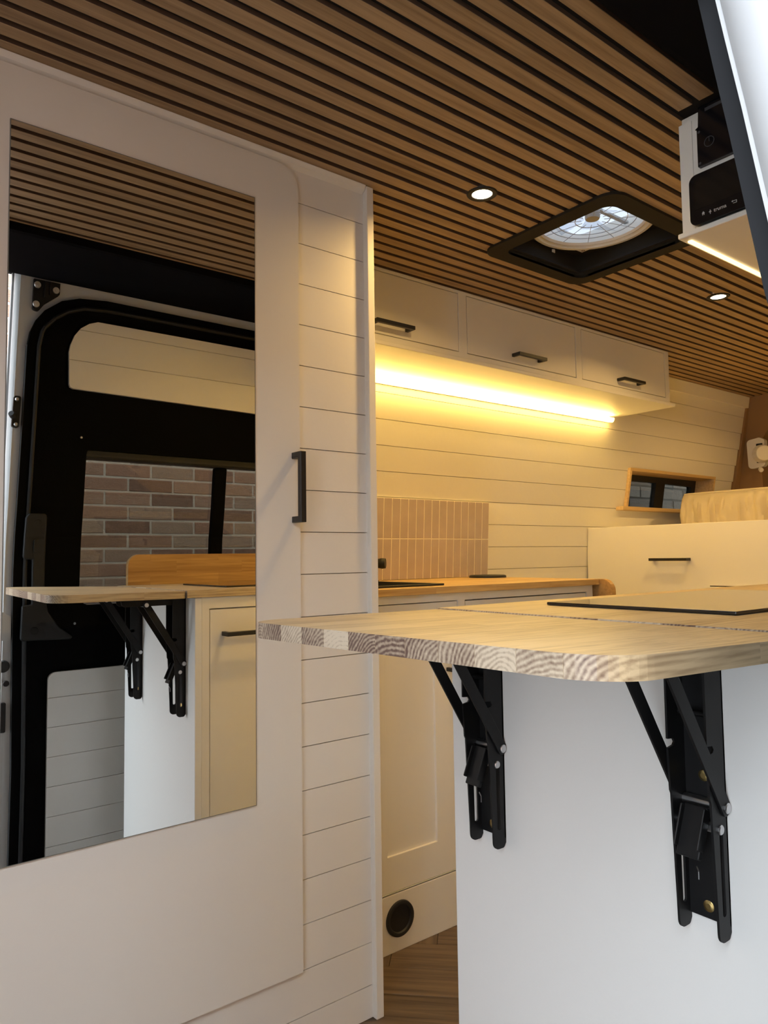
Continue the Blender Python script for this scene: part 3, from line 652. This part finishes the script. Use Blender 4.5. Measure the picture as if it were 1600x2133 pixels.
so = MB().lathe((1.946, 1.88, 0.8458), [(0.0, 0.0095), (0.061, 0.0095), (0.0665, 0.0075), (0.0675, 0.0)], 40).build('pop_up_socket', RUBBER, smooth=True)
tag(so, 'flat round black pop-up socket cap on the far worktop by the tiles', 'socket')
# splashback tiles
ts = empty('tile_splashback', (1.7, 1.985, 0.85), 'splashback of narrow blush pink upright tiles above the far worktop', 'tiles')
TP = 0.0366
MB().box(1.05, 2.047, 1.9925, 1.9998, 0.8465, 1.1285).slice('Z', KNOTS).map(lean).build('grout', GROUT, ts)
for i in range(27):
    xr_ = 2.0455 - i * TP
    for z0_, z1_ in ((0.8475, 0.9865), (0.9905, 1.1270)):
        s_ = (z0_ - 0.85) * 0.0
        MB().box(xr_ - TP + .0034, xr_ - .0004, 1.9912, 1.9926, z0_, z1_).slice('Z', KNOTS).map(lean).build('tile', TILE, ts, bevel=0.0008, bseg=1)
local(ts)
# overhead cabinets
oc = empty('overhead_cabinet', (1.88, 1.75, 1.53), 'long cream overhead cabinet with three inset doors under the slatted ceiling', 'cabinet')
YO = 1.62; zt, zb = CEIL - .002, 1.543
doors = [(1.02, 1.574), (1.608, 2.158), (2.190, 2.742)]
dz0, dz1 = 1.5605, 1.7475
MB().plate([(0.98, zb), (2.772, zb), (2.772, zt), (0.98, zt)], 'Y', YO, YO + .018, [[(a, dz0), (b2, dz0), (b2, dz1), (a, dz1)] for a, b2 in doors]).build('face_frame', PAINT, oc, bevel=0.0008, bseg=1)
MB().plate([(YO + .018, zb), (YO + .018, zt), (wy(zt) - .001, zt), (wy(zb) - .001, zb)], 'X', 2.752, 2.772).build('side_panel', PAINT, oc)
MB().plate([(YO + .020, zb), (YO + .020, zt), (wy(zt) - .02, zt), (wy(zb) - .02, zb)], 'X', 0.985, 2.750).build('carcass', GAPSHADE, oc)
MB().plate([(YO - .008, 1.5295), (YO - .008, zb - .0006), (wy(zb) - .001, zb - .0006), (wy(1.53) - .001, 1.5295)], 'X', 0.98, 2.800).build('bottom_board', PAINT, oc, bevel=0.002)
hx = [1.295, 1.885, 2.475]
for (a, b2), h in zip(doors, hx):
    d = MB().box(a + .0028, b2 - .0028, YO + .001, YO + .017, dz0 + .0028, dz1 - .0024).build('door', PAINT, oc, bevel=0.001, bseg=1)
    bridge_handle('handle', d, (h, YO, 1.589), 0.140, (1, 0, 0), (0, -1, 0), 0.011, 0.035)
local(oc)
ls = empty('led_strip_light', (1.88, 1.88, 1.50), 'long glowing warm white strip light under the overhead cabinet', 'light')
ly, lz = wy(1.50) - .012, 1.5005
prof = [(ly - .011 + .011 * math.cos(t) * 1.0, lz + .020 - .019 * math.sin(t)) for t in [PI * k / 12 for k in range(13)]]
prof = [(ly - .012 + .0115 * math.cos(t), lz + .017 - .0175 * math.sin(t)) for t in [PI * k / 14 for k in range(15)]]
MB().plate(prof, 'X', 0.985, 2.745).build('diffuser', LED, ls)
MB().box(0.98, 2.745, ly + .0003, ly + .0040, lz + .001, lz + .0285).build('rail', WHITEPL, ls)
MB().plate([(p[0], p[1]) for p in prof], 'X', 2.7455, 2.752).build('end_cap', WHITEPL, ls)
local(ls)

# ================================================================ CEILING FITTINGS
dl_root = None
for i, (dx, dyy) in enumerate(((1.196, 1.146), (2.309, 1.166), (3.42, 1.17))):  # the third lamp is unseen, added to brighten the dark rear
    t = empty('downlight', (dx, dyy, CEIL), ['recessed round ceiling downlight in the slats, left of the roof vent', 'recessed round ceiling downlight in the slats, far right beyond the roof vent', 'unseen ceiling downlight added above the mattress to brighten the rear, past the right picture edge'][i], 'light', 'recessed ceiling downlights')
    if i == 0:
        rg = MB().lathe((0, 0, 0), [(0.0225, 0.001), (0.024, -0.0025), (0.033, -0.003), (0.0355, -0.001), (0.036, 0.001)], 40).mesh('trim_ring', PLASTIC, smooth=True)
        lm = MB().lathe((0, 0, 0), [(0.0, -0.0015), (0.012, -0.0015), (0.0235, -0.0005)], 40).mesh('lamp', LAMP, smooth=True)
    link(bpy.data.objects.new('trim_ring', rg), t); link(bpy.data.objects.new('lamp', lm), t)
    l = area('spot', (0, 0, -0.006), (0.05, 0.05), SPOTW, (1.0, 0.62, 0.20), shape='DISK', spread=2.7); l.parent = t
rv = empty('roof_vent', ((VX0 + VX1) / 2, (VY0 + VY1) / 2, CEIL), 'square roof vent in a black frame with a round white fan ring', 'vent')
fo = rpoly([(VX0, VY0, .045), (VX1, VY0, .045), (VX1, VY1, .045), (VX0, VY1, .045)], 8)
ix0, ix1, iy0, iy1 = VX0 + .048, VX1 - .040, VY0 + .047, VY1 - .042
fi_ = rpoly([(ix0, iy0, .03), (ix1, iy0, .03), (ix1, iy1, .03), (ix0, iy1, .03)], 8)
FR = plain('vent_frame_black', (0.022, 0.019, 0.014), 0.75, spec=0.2)
MB().plate(fo, 'Z', CEIL - .007, CEIL + .002, [fi_]).build('frame', FR, rv, bevel=0.0015)
b_ = MB(); a_ = [b_.bm.verts.new((x, y, CEIL - .006)) for x, y in fi_]; c_ = [b_.bm.verts.new((x, y, CEIL + .062)) for x, y in fi_]
for i in range(len(fi_)): b_.bm.faces.new((a_[i], a_[i - 1], c_[i - 1], c_[i]))
b_.build('well', FR, rv, smooth=True)
vc = ((ix0 + ix1) / 2, (iy0 + iy1) / 2, 0)
vcx, vcy = vc[0], vc[1]
circ = [(vcx + .150 * math.cos(2 * PI * i / 48), vcy + .150 * math.sin(2 * PI * i / 48)) for i in range(48)]
MB().plate(fo, 'Z', CEIL + .060, CEIL + .064, [circ]).build('well_top', FR, rv)
MB().lathe((vcx, vcy, CEIL + .058), [(0.149, 0.03), (0.149, 0.0), (0.152, -0.006), (0.160, -0.007), (0.166, -0.002), (0.167, 0.004)], 64).build('fan_ring', WHITEPL, rv, smooth=True)
MB().lathe((vcx, vcy, CEIL + .058), [(0.1385, 0.006), (0.143, 0.000), (0.149, 0.002)], 64).build('screen_ring', WHITEPL, rv, smooth=True)
sc_ = MB()
for rr in (0.045, 0.09, 0.115):
    sc_.lathe((vcx, vcy, CEIL + .066), [(rr, -.0008), (rr + .0016, -.0008), (rr + .0016, .0008), (rr, .0008)], 48, closed=True)
for i in range(12):
    t = 2 * PI * i / 12 + .2; sc_.cyl((vcx + .03 * math.cos(t), vcy + .03 * math.sin(t), CEIL + .066), (vcx + .143 * math.cos(t), vcy + .143 * math.sin(t), CEIL + .064), 0.0008, n=6)
sc_.build('screen_spokes', GREYINK, rv)
for i in range(5):
    t = 2 * PI * i / 5 + .5; bl_ = MB(); vs = []
    for rr, w_, tl in ((0.03, .30, .010), (0.08, .36, .014), (0.128, .40, .012)):
        for sgn in (-1, 1): vs.append(bl_.bm.verts.new((vcx + rr * math.cos(t + sgn * w_), vcy + rr * math.sin(t + sgn * w_), CEIL + .088 + sgn * tl)))
    for j in (0, 2): bl_.bm.faces.new((vs[j], vs[j + 1], vs[j + 3], vs[j + 2]))
    bl_.build('fan_blade', FANP, rv, smooth=True)
MB().lathe((vcx, vcy, CEIL + .072), [(0.0, -0.004), (0.018, -0.004), (0.020, 0.0), (0.020, 0.03), (0.0, 0.03)], 24).build('fan_hub', GREYINK, rv, smooth=True)
MB().box(vcx - .16, vcx + .16, vcy - .006, vcy + .006, CEIL + .100, CEIL + .106).build('motor_arm', GREYINK, rv)
MB().box(ix0 - .02, ix1 + .02, iy0 - .02, iy1 + .02, CEIL + .130, CEIL + .134).build('lid', DOME, rv, bevel=0.001)
MB().plate(fo, 'Z', CEIL + .085, CEIL + .128, [fi_]).build('curb', WHITEPL, rv)
kn = MB().cyl((vcx + .045, vcy + .172, CEIL + .054), (vcx + .045, vcy + .172, CEIL + .046), 0.007, n=16).build('knob', WHITEPL, rv)
MB().plate([(vcx + .088, vcy + .138), (vcx + .1385, vcy + .1385), (vcx + .138, vcy + .088), (vcx + .122, vcy + .100), (vcx + .111, vcy + .111), (vcx + .100, vcy + .122)], 'Z', CEIL + .0585, CEIL + .0597).build('warning_label', WHITEPL, rv)
gl = MB()
for cx0, cy0 in ((vcx + .104, vcy + .130), (vcx + .118, vcy + .120), (vcx + .130, vcy + .104), (vcx + .130, vcy + .128)):
    gl.lathe((cx0, cy0, CEIL + .0583), [(.003, 0), (.005, 0), (.005, .0004), (.003, .0004)], 16, closed=True)
gl.build('label_symbols', INK, rv)
local(rv)

# ================================================================ ISLAND
XI = 0.754
ib = empty('island_cabinet', (1.3, 0.55, 0), 'white panelled island cabinet standing in the doorway under the hob', 'cabinet')
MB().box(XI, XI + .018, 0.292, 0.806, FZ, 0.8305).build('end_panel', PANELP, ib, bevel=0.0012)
MB().box(XI + .018, 1.90, 0.300, 0.786, FZ, 0.8305).build('carcass', PAINT, ib)
IX1 = 1.90
opn = [(0.792, 0.06, 1.14, 0.802), (1.17, 0.06, 1.52, 0.802), (1.55, 0.06, 1.86, 0.802)]
MB().plate([(XI + .018, FZ), (IX1, FZ), (IX1, 0.8305), (XI + .018, 0.8305)], 'Y', 0.786, 0.806, [[(a, b_), (c, b_), (c, d), (a, d)] for a, b_, c, d in opn]).build('face_frame', PAINT, ib)
for a, b_, c, d_ in opn:
    d = MB().box(a + .0025, c - .002, 0.788, 0.8045, b_ + .002, d_ - .003).build('door', PAINT, ib, bevel=0.001, bseg=1)
    bridge_handle('handle', d, ((a + c) / 2 - .045 if a < 1 else (a + c) / 2, 0.8045, 0.737), 0.19, (1, 0, 0), (0, 1, 0), 0.011, 0.035)
local(ib)
# oak top: staves
def staved(root, outline, z0, z1, y0, y1, n, joint=0.0, mapf=None, bev=0.0):
    hgt = (y1 - y0) / n
    for i in range(n):
        a, b_ = y0 + i * hgt, y0 + (i + 1) * hgt
        row = clip(outline, 1, a + .00008, b_ - .00008)
        if not row: continue
        xa, xb = min(p[0] for p in row), max(p[0] for p in row); cuts = [xa]; x = xa + random.uniform(.10, .30)
        while x < xb - .07: cuts.append(x); x += random.uniform(.18, .40)
        cuts.append(xb)
        for c0, c1 in zip(cuts[:-1], cuts[1:]):
            p_ = clip(row, 0, c0 + .00006, c1 - .00006)
            if not p_: continue
            m_ = MB().plate(p_, 'Z', z0, z1)
            if mapf: m_.slice('X', [0.5, 0.6]); m_.map(mapf)
            m_.build('stave', OAK, root, bevel=bev, bseg=2, origin=((c0 + c1) / 2, (a + b_) / 2, (z0 + z1) / 2))
iw = empty('island_worktop', (1.3, 0.55, 0.849), 'oak stave worktop on the white island cabinet, the hob on top', 'worktop')
staved(iw, [(0.731, 0.287), (1.93, 0.287), (1.93, 0.812), (0.731, 0.812)], 0.8312, 0.8497, 0.287, 0.812, 13)
local(iw)
ft = empty('folding_table', (0.58, 0.55, 0.84), 'raised folding oak table flap with rounded corners and dark end grain in the foreground', 'table')
def tilt(v):
    t = max(0, (0.7285 - v.x) / (0.7285 - 0.42)); s_ = min(1, max(0, (v.y - 0.30) / 0.5))
    return Vector((v.x, v.y, v.z + t * ((1 - s_) * 0.0090 + s_ * 0.0022)))
staved(ft, rpoly([(0.417, 0.291, .048), (0.7285, 0.289, .002), (0.7285, 0.806, .002), (0.415, 0.808, .045)], 10), 0.8302, 0.8482, 0.289, 0.808, 12, mapf=tilt)
local(ft)
bb = MB().plate(rpoly([(0.765, 0.8502, 0), (1.92, 0.8502, 0), (1.92, 0.945, .03), (0.765, 0.945, .035)], 8), 'Y', 0.262, 0.280).build('upstand_board', OAKB, bevel=0.002)
tag(bb, 'honey oak upstand board behind the hob, with one rounded corner, seen in mirror', 'board')
bb.location.z = -0.001
hb = empty('induction_hob', (1.13, 0.58, 0.85), 'flat black glass induction hob lying on the island worktop', 'hob')
MB().box(0.876, 1.386, 0.437, 0.725, 0.8502, 0.8545).build('glass_top', HOBG, hb, bevel=0.0012)
MB().box(0.888, 1.374, 0.449, 0.713, 0.8499, 0.8505).build('seal', RUBBER, hb)
local(hb)
# folding brackets
def bracket(yn, label):
    """yn: near flange; the far one 45 mm further in"""
    t = empty('folding_bracket', (XI, yn + .0225, 0.53), label, 'bracket', 'folding brackets under the oak table')
    xw = XI - .0004; ya, yb = yn, yn + .0455; th = 0.0025
    zt_, zb_ = 0.8295, 0.531
    MB().box(xw - th, xw, ya, yb, zb_ + .012, zt_).build('wall_plate', BLACK, t)
    for yy in (ya, yb - th):
        # flange in profile (X, Z): upper hooked part, lower half with a long slot
        out_ = rpoly([(xw, zb_ + .006), (xw - .004, zb_, .004), (xw - .0235, zb_, .013), (xw - .0245, zb_ + .03)], 5) + [(xw - .0300, 0.672), (xw - .0320, 0.676), (xw - .0345, 0.720), (xw - .024, 0.7215), (xw - .0215, 0.7245), (xw - .024, 0.7285), (xw - .0345, 0.7295), (xw - .0345, zt_), (xw, zt_)]
        slot = rpoly([(xw - .016, 0.556, .003), (xw - .009, 0.556, .003), (xw - .010, 0.643, .003), (xw - .017, 0.643, .003)], 3)
        MB().plate(out_, 'Y', yy, yy + th, [slot]).build('flange', BLACK, t, bevel=0.0006, bseg=1)
    # table arm: channel under the flap
    ag = MB(); za = 0.8298
    for yy in (ya + .003, yb - .003 - th): ag.plate([(0.590, za), (0.592, za - .012), (0.60, za - .0175), (0.745, za - .0175), (0.747, za)], 'Y', yy, yy + th)
    ag.box(0.590, 0.7275, ya + .003, yb - .003, za - .002, za)
    ag.build('table_arm', BLACK, t, bevel=0.0005, bseg=1)
    # twin struts from the arm to the sliding pivot
    p0, p1 = Vector((0.651, 0, 0.8155)), Vector((0.7475, 0, 0.6635)); d = (p1 - p0).normalized(); nrm = Vector((d.z, 0, -d.x)) * 0.0082
    for yy in (ya - .0032, yb + .0004):
        pr = [(p0 - d * .008 - nrm), (p0 - d * .008 + nrm), (p1 + d * .008 + nrm), (p1 + d * .008 - nrm)]
        MB().plate(rpoly([(p.x, p.z, .007) for p in pr], 5), 'Y', yy, yy + .0028).build('strut', BLACK, t, bevel=0.0005, bseg=1)
    for (px_, pz_, rr) in ((p0.x, p0.z, .0055), (p1.x, p1.z, .0055)):
        MB().cyl((px_, ya - .0055, pz_), (px_, yb + .0055, pz_), rr, n=18).build('pivot_pin', STEEL, t, bevel=0.0008, bseg=1)
    MB().cyl((0.7385, ya - .0022, 0.6430), (0.7385, yb + .0022, 0.6430), .0050, n=18).build('pivot_pin', STEEL, t, bevel=0.0008, bseg=1)
    MB().cyl((0.741, ya + .003, 0.7565), (0.741, yb - .003, 0.7565), .003, n=12).build('cross_pin', BLACK, t)
    # release lever hanging between the flanges
    L0, L1 = Vector((0.737, 0, 0.662)), Vector((0.7145, 0, 0.612)); d = (L1 - L0).normalized(); nrm = Vector((-d.z, 0, d.x))
    Mx = Matrix(((d.x, 0, nrm.x, L0.x), (0, 1, 0, 0), (d.z, 0, nrm.z, L0.z), (0, 0, 0, 1)))
    lv = MB().box(0.0, 0.052, ya + .010, yb - .010, -0.0035, 0.003, Mx)
    lv.box(0.002, 0.044, ya + .009, ya + .0115, -0.010, 0.003, Mx).box(0.002, 0.044, yb - .0115, yb - .009, -0.010, 0.003, Mx)
    lv.build('release_lever', BLACK, t, bevel=0.0025, bseg=2)
    MB().tube([(0.721, ya + .017, 0.606), (0.7245, ya + .017, 0.60), (0.7245, ya + .017, 0.592)], 0.0007, 6).build('spring_wire', STEEL, t)
    for zz in (0.690, 0.5555, 0.805):
        MB().lathe((xw - .0025, yn + .0225, zz), [(0.0, -0.0012), (0.0030, -0.0012), (0.0055, -0.0004), (0.006, 0)], 18, 'X').build('screw', BRASS, t)
    local(t)
bracket(0.7045, 'black folding steel bracket under the oak table, nearer the far kitchen')
bracket(0.3945, 'black folding steel bracket under the oak table, nearer the viewer on the right')

# ================================================================ BED
be = empty('bed_base', (3.2, 1.1, 0), 'cream bed platform box at the rear with a black bar handle', 'bed')
XB = 2.671
MB().plate([(0.30, FZ), (0.30, 1.039), (1.970, 1.039), (1.978, 0.92), (1.978, FZ)], 'X', XB, XB + .018).build('front_panel', PAINT, be, bevel=0.0015)
MB().box(XB + .018, 3.965, 0.3, 1.965, 0.985, 1.003).build('platform', PAINT, be)
MB().box(XB - .0150, XB - .0005, 0.30, 1.425, 0.45, 0.797).build('drawer', PAINT, be, bevel=0.001)
MB().box(XB - .0012, XB + .0005, 0.30, 1.427, 0.7975, 0.801).build('drawer_gap_shade', FELT, be)  # dark line painted for the shade above the drawer
bridge_handle('handle', be, (XB, 1.58, 0.9005), 0.160, (0, 1, 0), (-1, 0, 0), 0.011, 0.035)
local(be)
ma = MB(); xs = [3.17 + .0 + i * .79 / 12 for i in range(13)]
ny, nz = 170, 10; y_a, y_b, z_a, z_b = 0.34, 1.845, 1.0035, 1.196
def msurf(y, s_):   # s_ 0..1 round the front edge profile, bottom to top
    z = z_a + (z_b - z_a) * s_; e = 0.030 * (1 - (1 - abs(2 * s_ - 1)) ** .5 if False else abs(2 * s_ - 1) ** 4)
    wr = (noise.noise(Vector((y * 42, s_ * 1.2, 1))) * .036 + noise.noise(Vector((y * 90, s_ * 3, 5))) * .012) * math.sin(PI * min(1, s_ * 1.05))
    tt = max(0, (y - (y_b - .06)) / .06); cr = .06 * (1 - math.sqrt(max(0, 1 - tt * tt)))
    return Vector((3.17 + e + wr + cr, y, z))
rows = [[ma.bm.verts.new(msurf(y_a + (y_b - y_a) * i / ny, j / nz)) for i in range(ny + 1)] for j in range(nz + 1)]
for j in range(nz):
    for i in range(ny): ma.bm.faces.new((rows[j][i], rows[j][i + 1], rows[j + 1][i + 1], rows[j + 1][i]))
tb = [ma.bm.verts.new((3.95, v.co.y, z_b + .004)) for v in rows[-1]]; lb_ = [ma.bm.verts.new((3.95, v.co.y, z_a)) for v in rows[0]]
for i in range(ny):
    ma.bm.faces.new((rows[-1][i], rows[-1][i + 1], tb[i + 1], tb[i])); ma.bm.faces.new((rows[0][i], lb_[i], lb_[i + 1], rows[0][i + 1])); ma.bm.faces.new((tb[i], tb[i + 1], lb_[i + 1], lb_[i]))
for e_ in (0, -1):
    ma.bm.faces.new([rows[j][e_] for j in range(nz + 1)] + [tb[e_], lb_[e_]])
mo = ma.build('mattress', MATTRESS, smooth=True)
tag(mo, 'mattress in a gathered cream cotton cover on the bed platform', 'mattress')
pp = MB(); pts = [Vector(v) + Vector((-.002, 0, .001)) for v in [msurf(y_a + (y_b - y_a) * i / 60, 1) for i in range(61)]]
pp.tube(pts, 0.004, 8); pi_ = pp.build('piping', MATTRESS, mo, smooth=True)
# white fitting by the rear door
wb = empty('rear_fitting', (3.96, 1.84, 1.44), 'white plastic hinge housing on the brown lining beside the rear door', 'fitting')
hp = rpoly([(1.775, 1.375, .02), (1.862, 1.365, .02), (1.868, 1.52, .02), (1.80, 1.53, .02), (1.775, 1.515, .01)], 5)
MB().plate(hp, 'X', 3.935, 3.969).build('housing', WHITEPL, wb, bevel=0.006)
MB().cyl((3.93, 1.79, 1.44), (3.90, 1.76, 1.44), .05, .04, n=24).build('cover', WHITEPL, wb, bevel=0.004)
for zz in (1.395, 1.485): MB().box(3.929, 3.936, 1.785, 1.815, zz, zz + .012).build('clip', PLASTIC, wb)
MB().cyl((3.93, 1.80, 1.362), (3.92, 1.788, 1.352), .012, n=14).build('latch', WHITEPL, wb, bevel=0.003)
local(wb)

# ================================================================ CONTROL CABINET (upper right)
cc = empty('control_cabinet', (1.7, 0.52, 1.53), 'cream overhead cabinet end at the upper right holding the control screens', 'cabinet')
XC = 1.294
MB().box(XC + .004, 2.45, 0.34, 0.712, 1.5315, CEIL - .002).build('carcass', PAINT, cc)
MB().plate([(0.34, 1.5315), (0.7155, 1.5315), (0.7155, 1.744), (0.34, 1.744)], 'X', XC - .002, XC + .004, [[(0.689, 1.5315 + .001), (0.690, 1.5315 + .001), (0.690, 1.743), (0.689, 1.743)]]).build('end_panel', PAINT, cc)
MB().box(XC - .009, 2.46, 0.34, 0.722, 1.5215, 1.5315).build('bottom_board', PAINT, cc, bevel=0.002)
MB().box(XC + .012, 2.44, 0.706, 0.714, 1.5180, 1.5213).build('light_strip', LED2, cc)
MB().box(XC - .0035, XC - .002, 0.36, 0.676, 1.630, 1.641).build('shelf_edge', PAINT, cc)
local(cc)
RT = Matrix(((0, 0, -1), (-1, 0, 0), (0, 1, 0)))      # text facing -X, reading towards -Y
cp = empty('touch_screen', (XC, 0.63, 1.535), 'black touch control panel with a dark screen and white icons on the cabinet end', 'screen')
MB().plate(rpoly([(0.548, 1.5335, .014), (0.6935, 1.5335, .014), (0.6935, 1.6295, .014), (0.548, 1.6295, .014)], 6), 'X', XC - .014, XC - .0022).build('housing', GLOSS, cp, bevel=0.0015)
MB().box(XC - .0146, XC - .0139, 0.560, 0.683, 1.562, 1.6195).build('screen', SCREEN, cp)
text('truma', 'logo_text', cp, (XC - .0143, 0.636, 1.549), RT, 0.0098, GREYINK)
lg = MB().box(XC - .0145, XC - .0139, .6538, .6550, 1.545, 1.5525).box(XC - .0145, XC - .0139, .6520, .6568, 1.5485, 1.5497); lg.build('logo_mark', GREYINK, cp)
hm = MB().plate([(0.6655, 1.5475), (0.6655, 1.5510), (0.6645, 1.5510), (0.6675, 1.5545), (0.6705, 1.5510), (0.6695, 1.5510), (0.6695, 1.5475), (0.6683, 1.5475), (0.6683, 1.5497), (0.6668, 1.5497), (0.6668, 1.5475)], 'X', XC - .0145, XC - .0139); hm.build('home_icon', GREYINK, cp)
bk = MB().box(XC - .0145, XC - .0139, .606, .613, 1.5515, 1.5523).box(XC - .0145, XC - .0139, .606, .612, 1.5475, 1.5483).box(XC - .0145, XC - .0139, .6055, .6063, 1.5475, 1.5523)
bk.plate([(.6125, 1.5500), (.6125, 1.5538), (.6150, 1.5519)], 'X', XC - .0145, XC - .0139); bk.build('back_icon', GREYINK, cp)
local(cp)
mp = empty('power_switch_unit', (XC, 0.61, 1.645), 'matt black power control unit above the touch control panel', 'control unit')
MB().plate([(0.5, 1.6425), (0.6755, 1.6425), (0.6755, 1.714), (0.679, 1.716), (0.673, 1.719), (0.671, 1.756), (0.5, 1.756)], 'X', XC - .012, XC - .0022).build('housing', GLOSS, mp, bevel=0.001)
MB().lathe((XC - .0121, 0.652, 1.682), [(.0085, -.0004), (.0097, -.0004), (.0097, .0002), (.0085, .0002)], 32, 'X', closed=True).box(XC - .0125, XC - .012, .6515, .6525, 1.682, 1.690).build('power_icon', DIMINK, mp)
MB().box(XC - .0125, XC - .0119, .625, .658, 1.742, 1.748).build('vent_slot', DIMINK, mp)
for yy, zz in ((.671, 1.708), (.671, 1.648)): MB().lathe((XC - .0121, yy, zz), [(0, -.0006), (.002, -.0006), (.0026, 0)], 12, 'X').build('screw', DIMINK, mp)
local(mp)
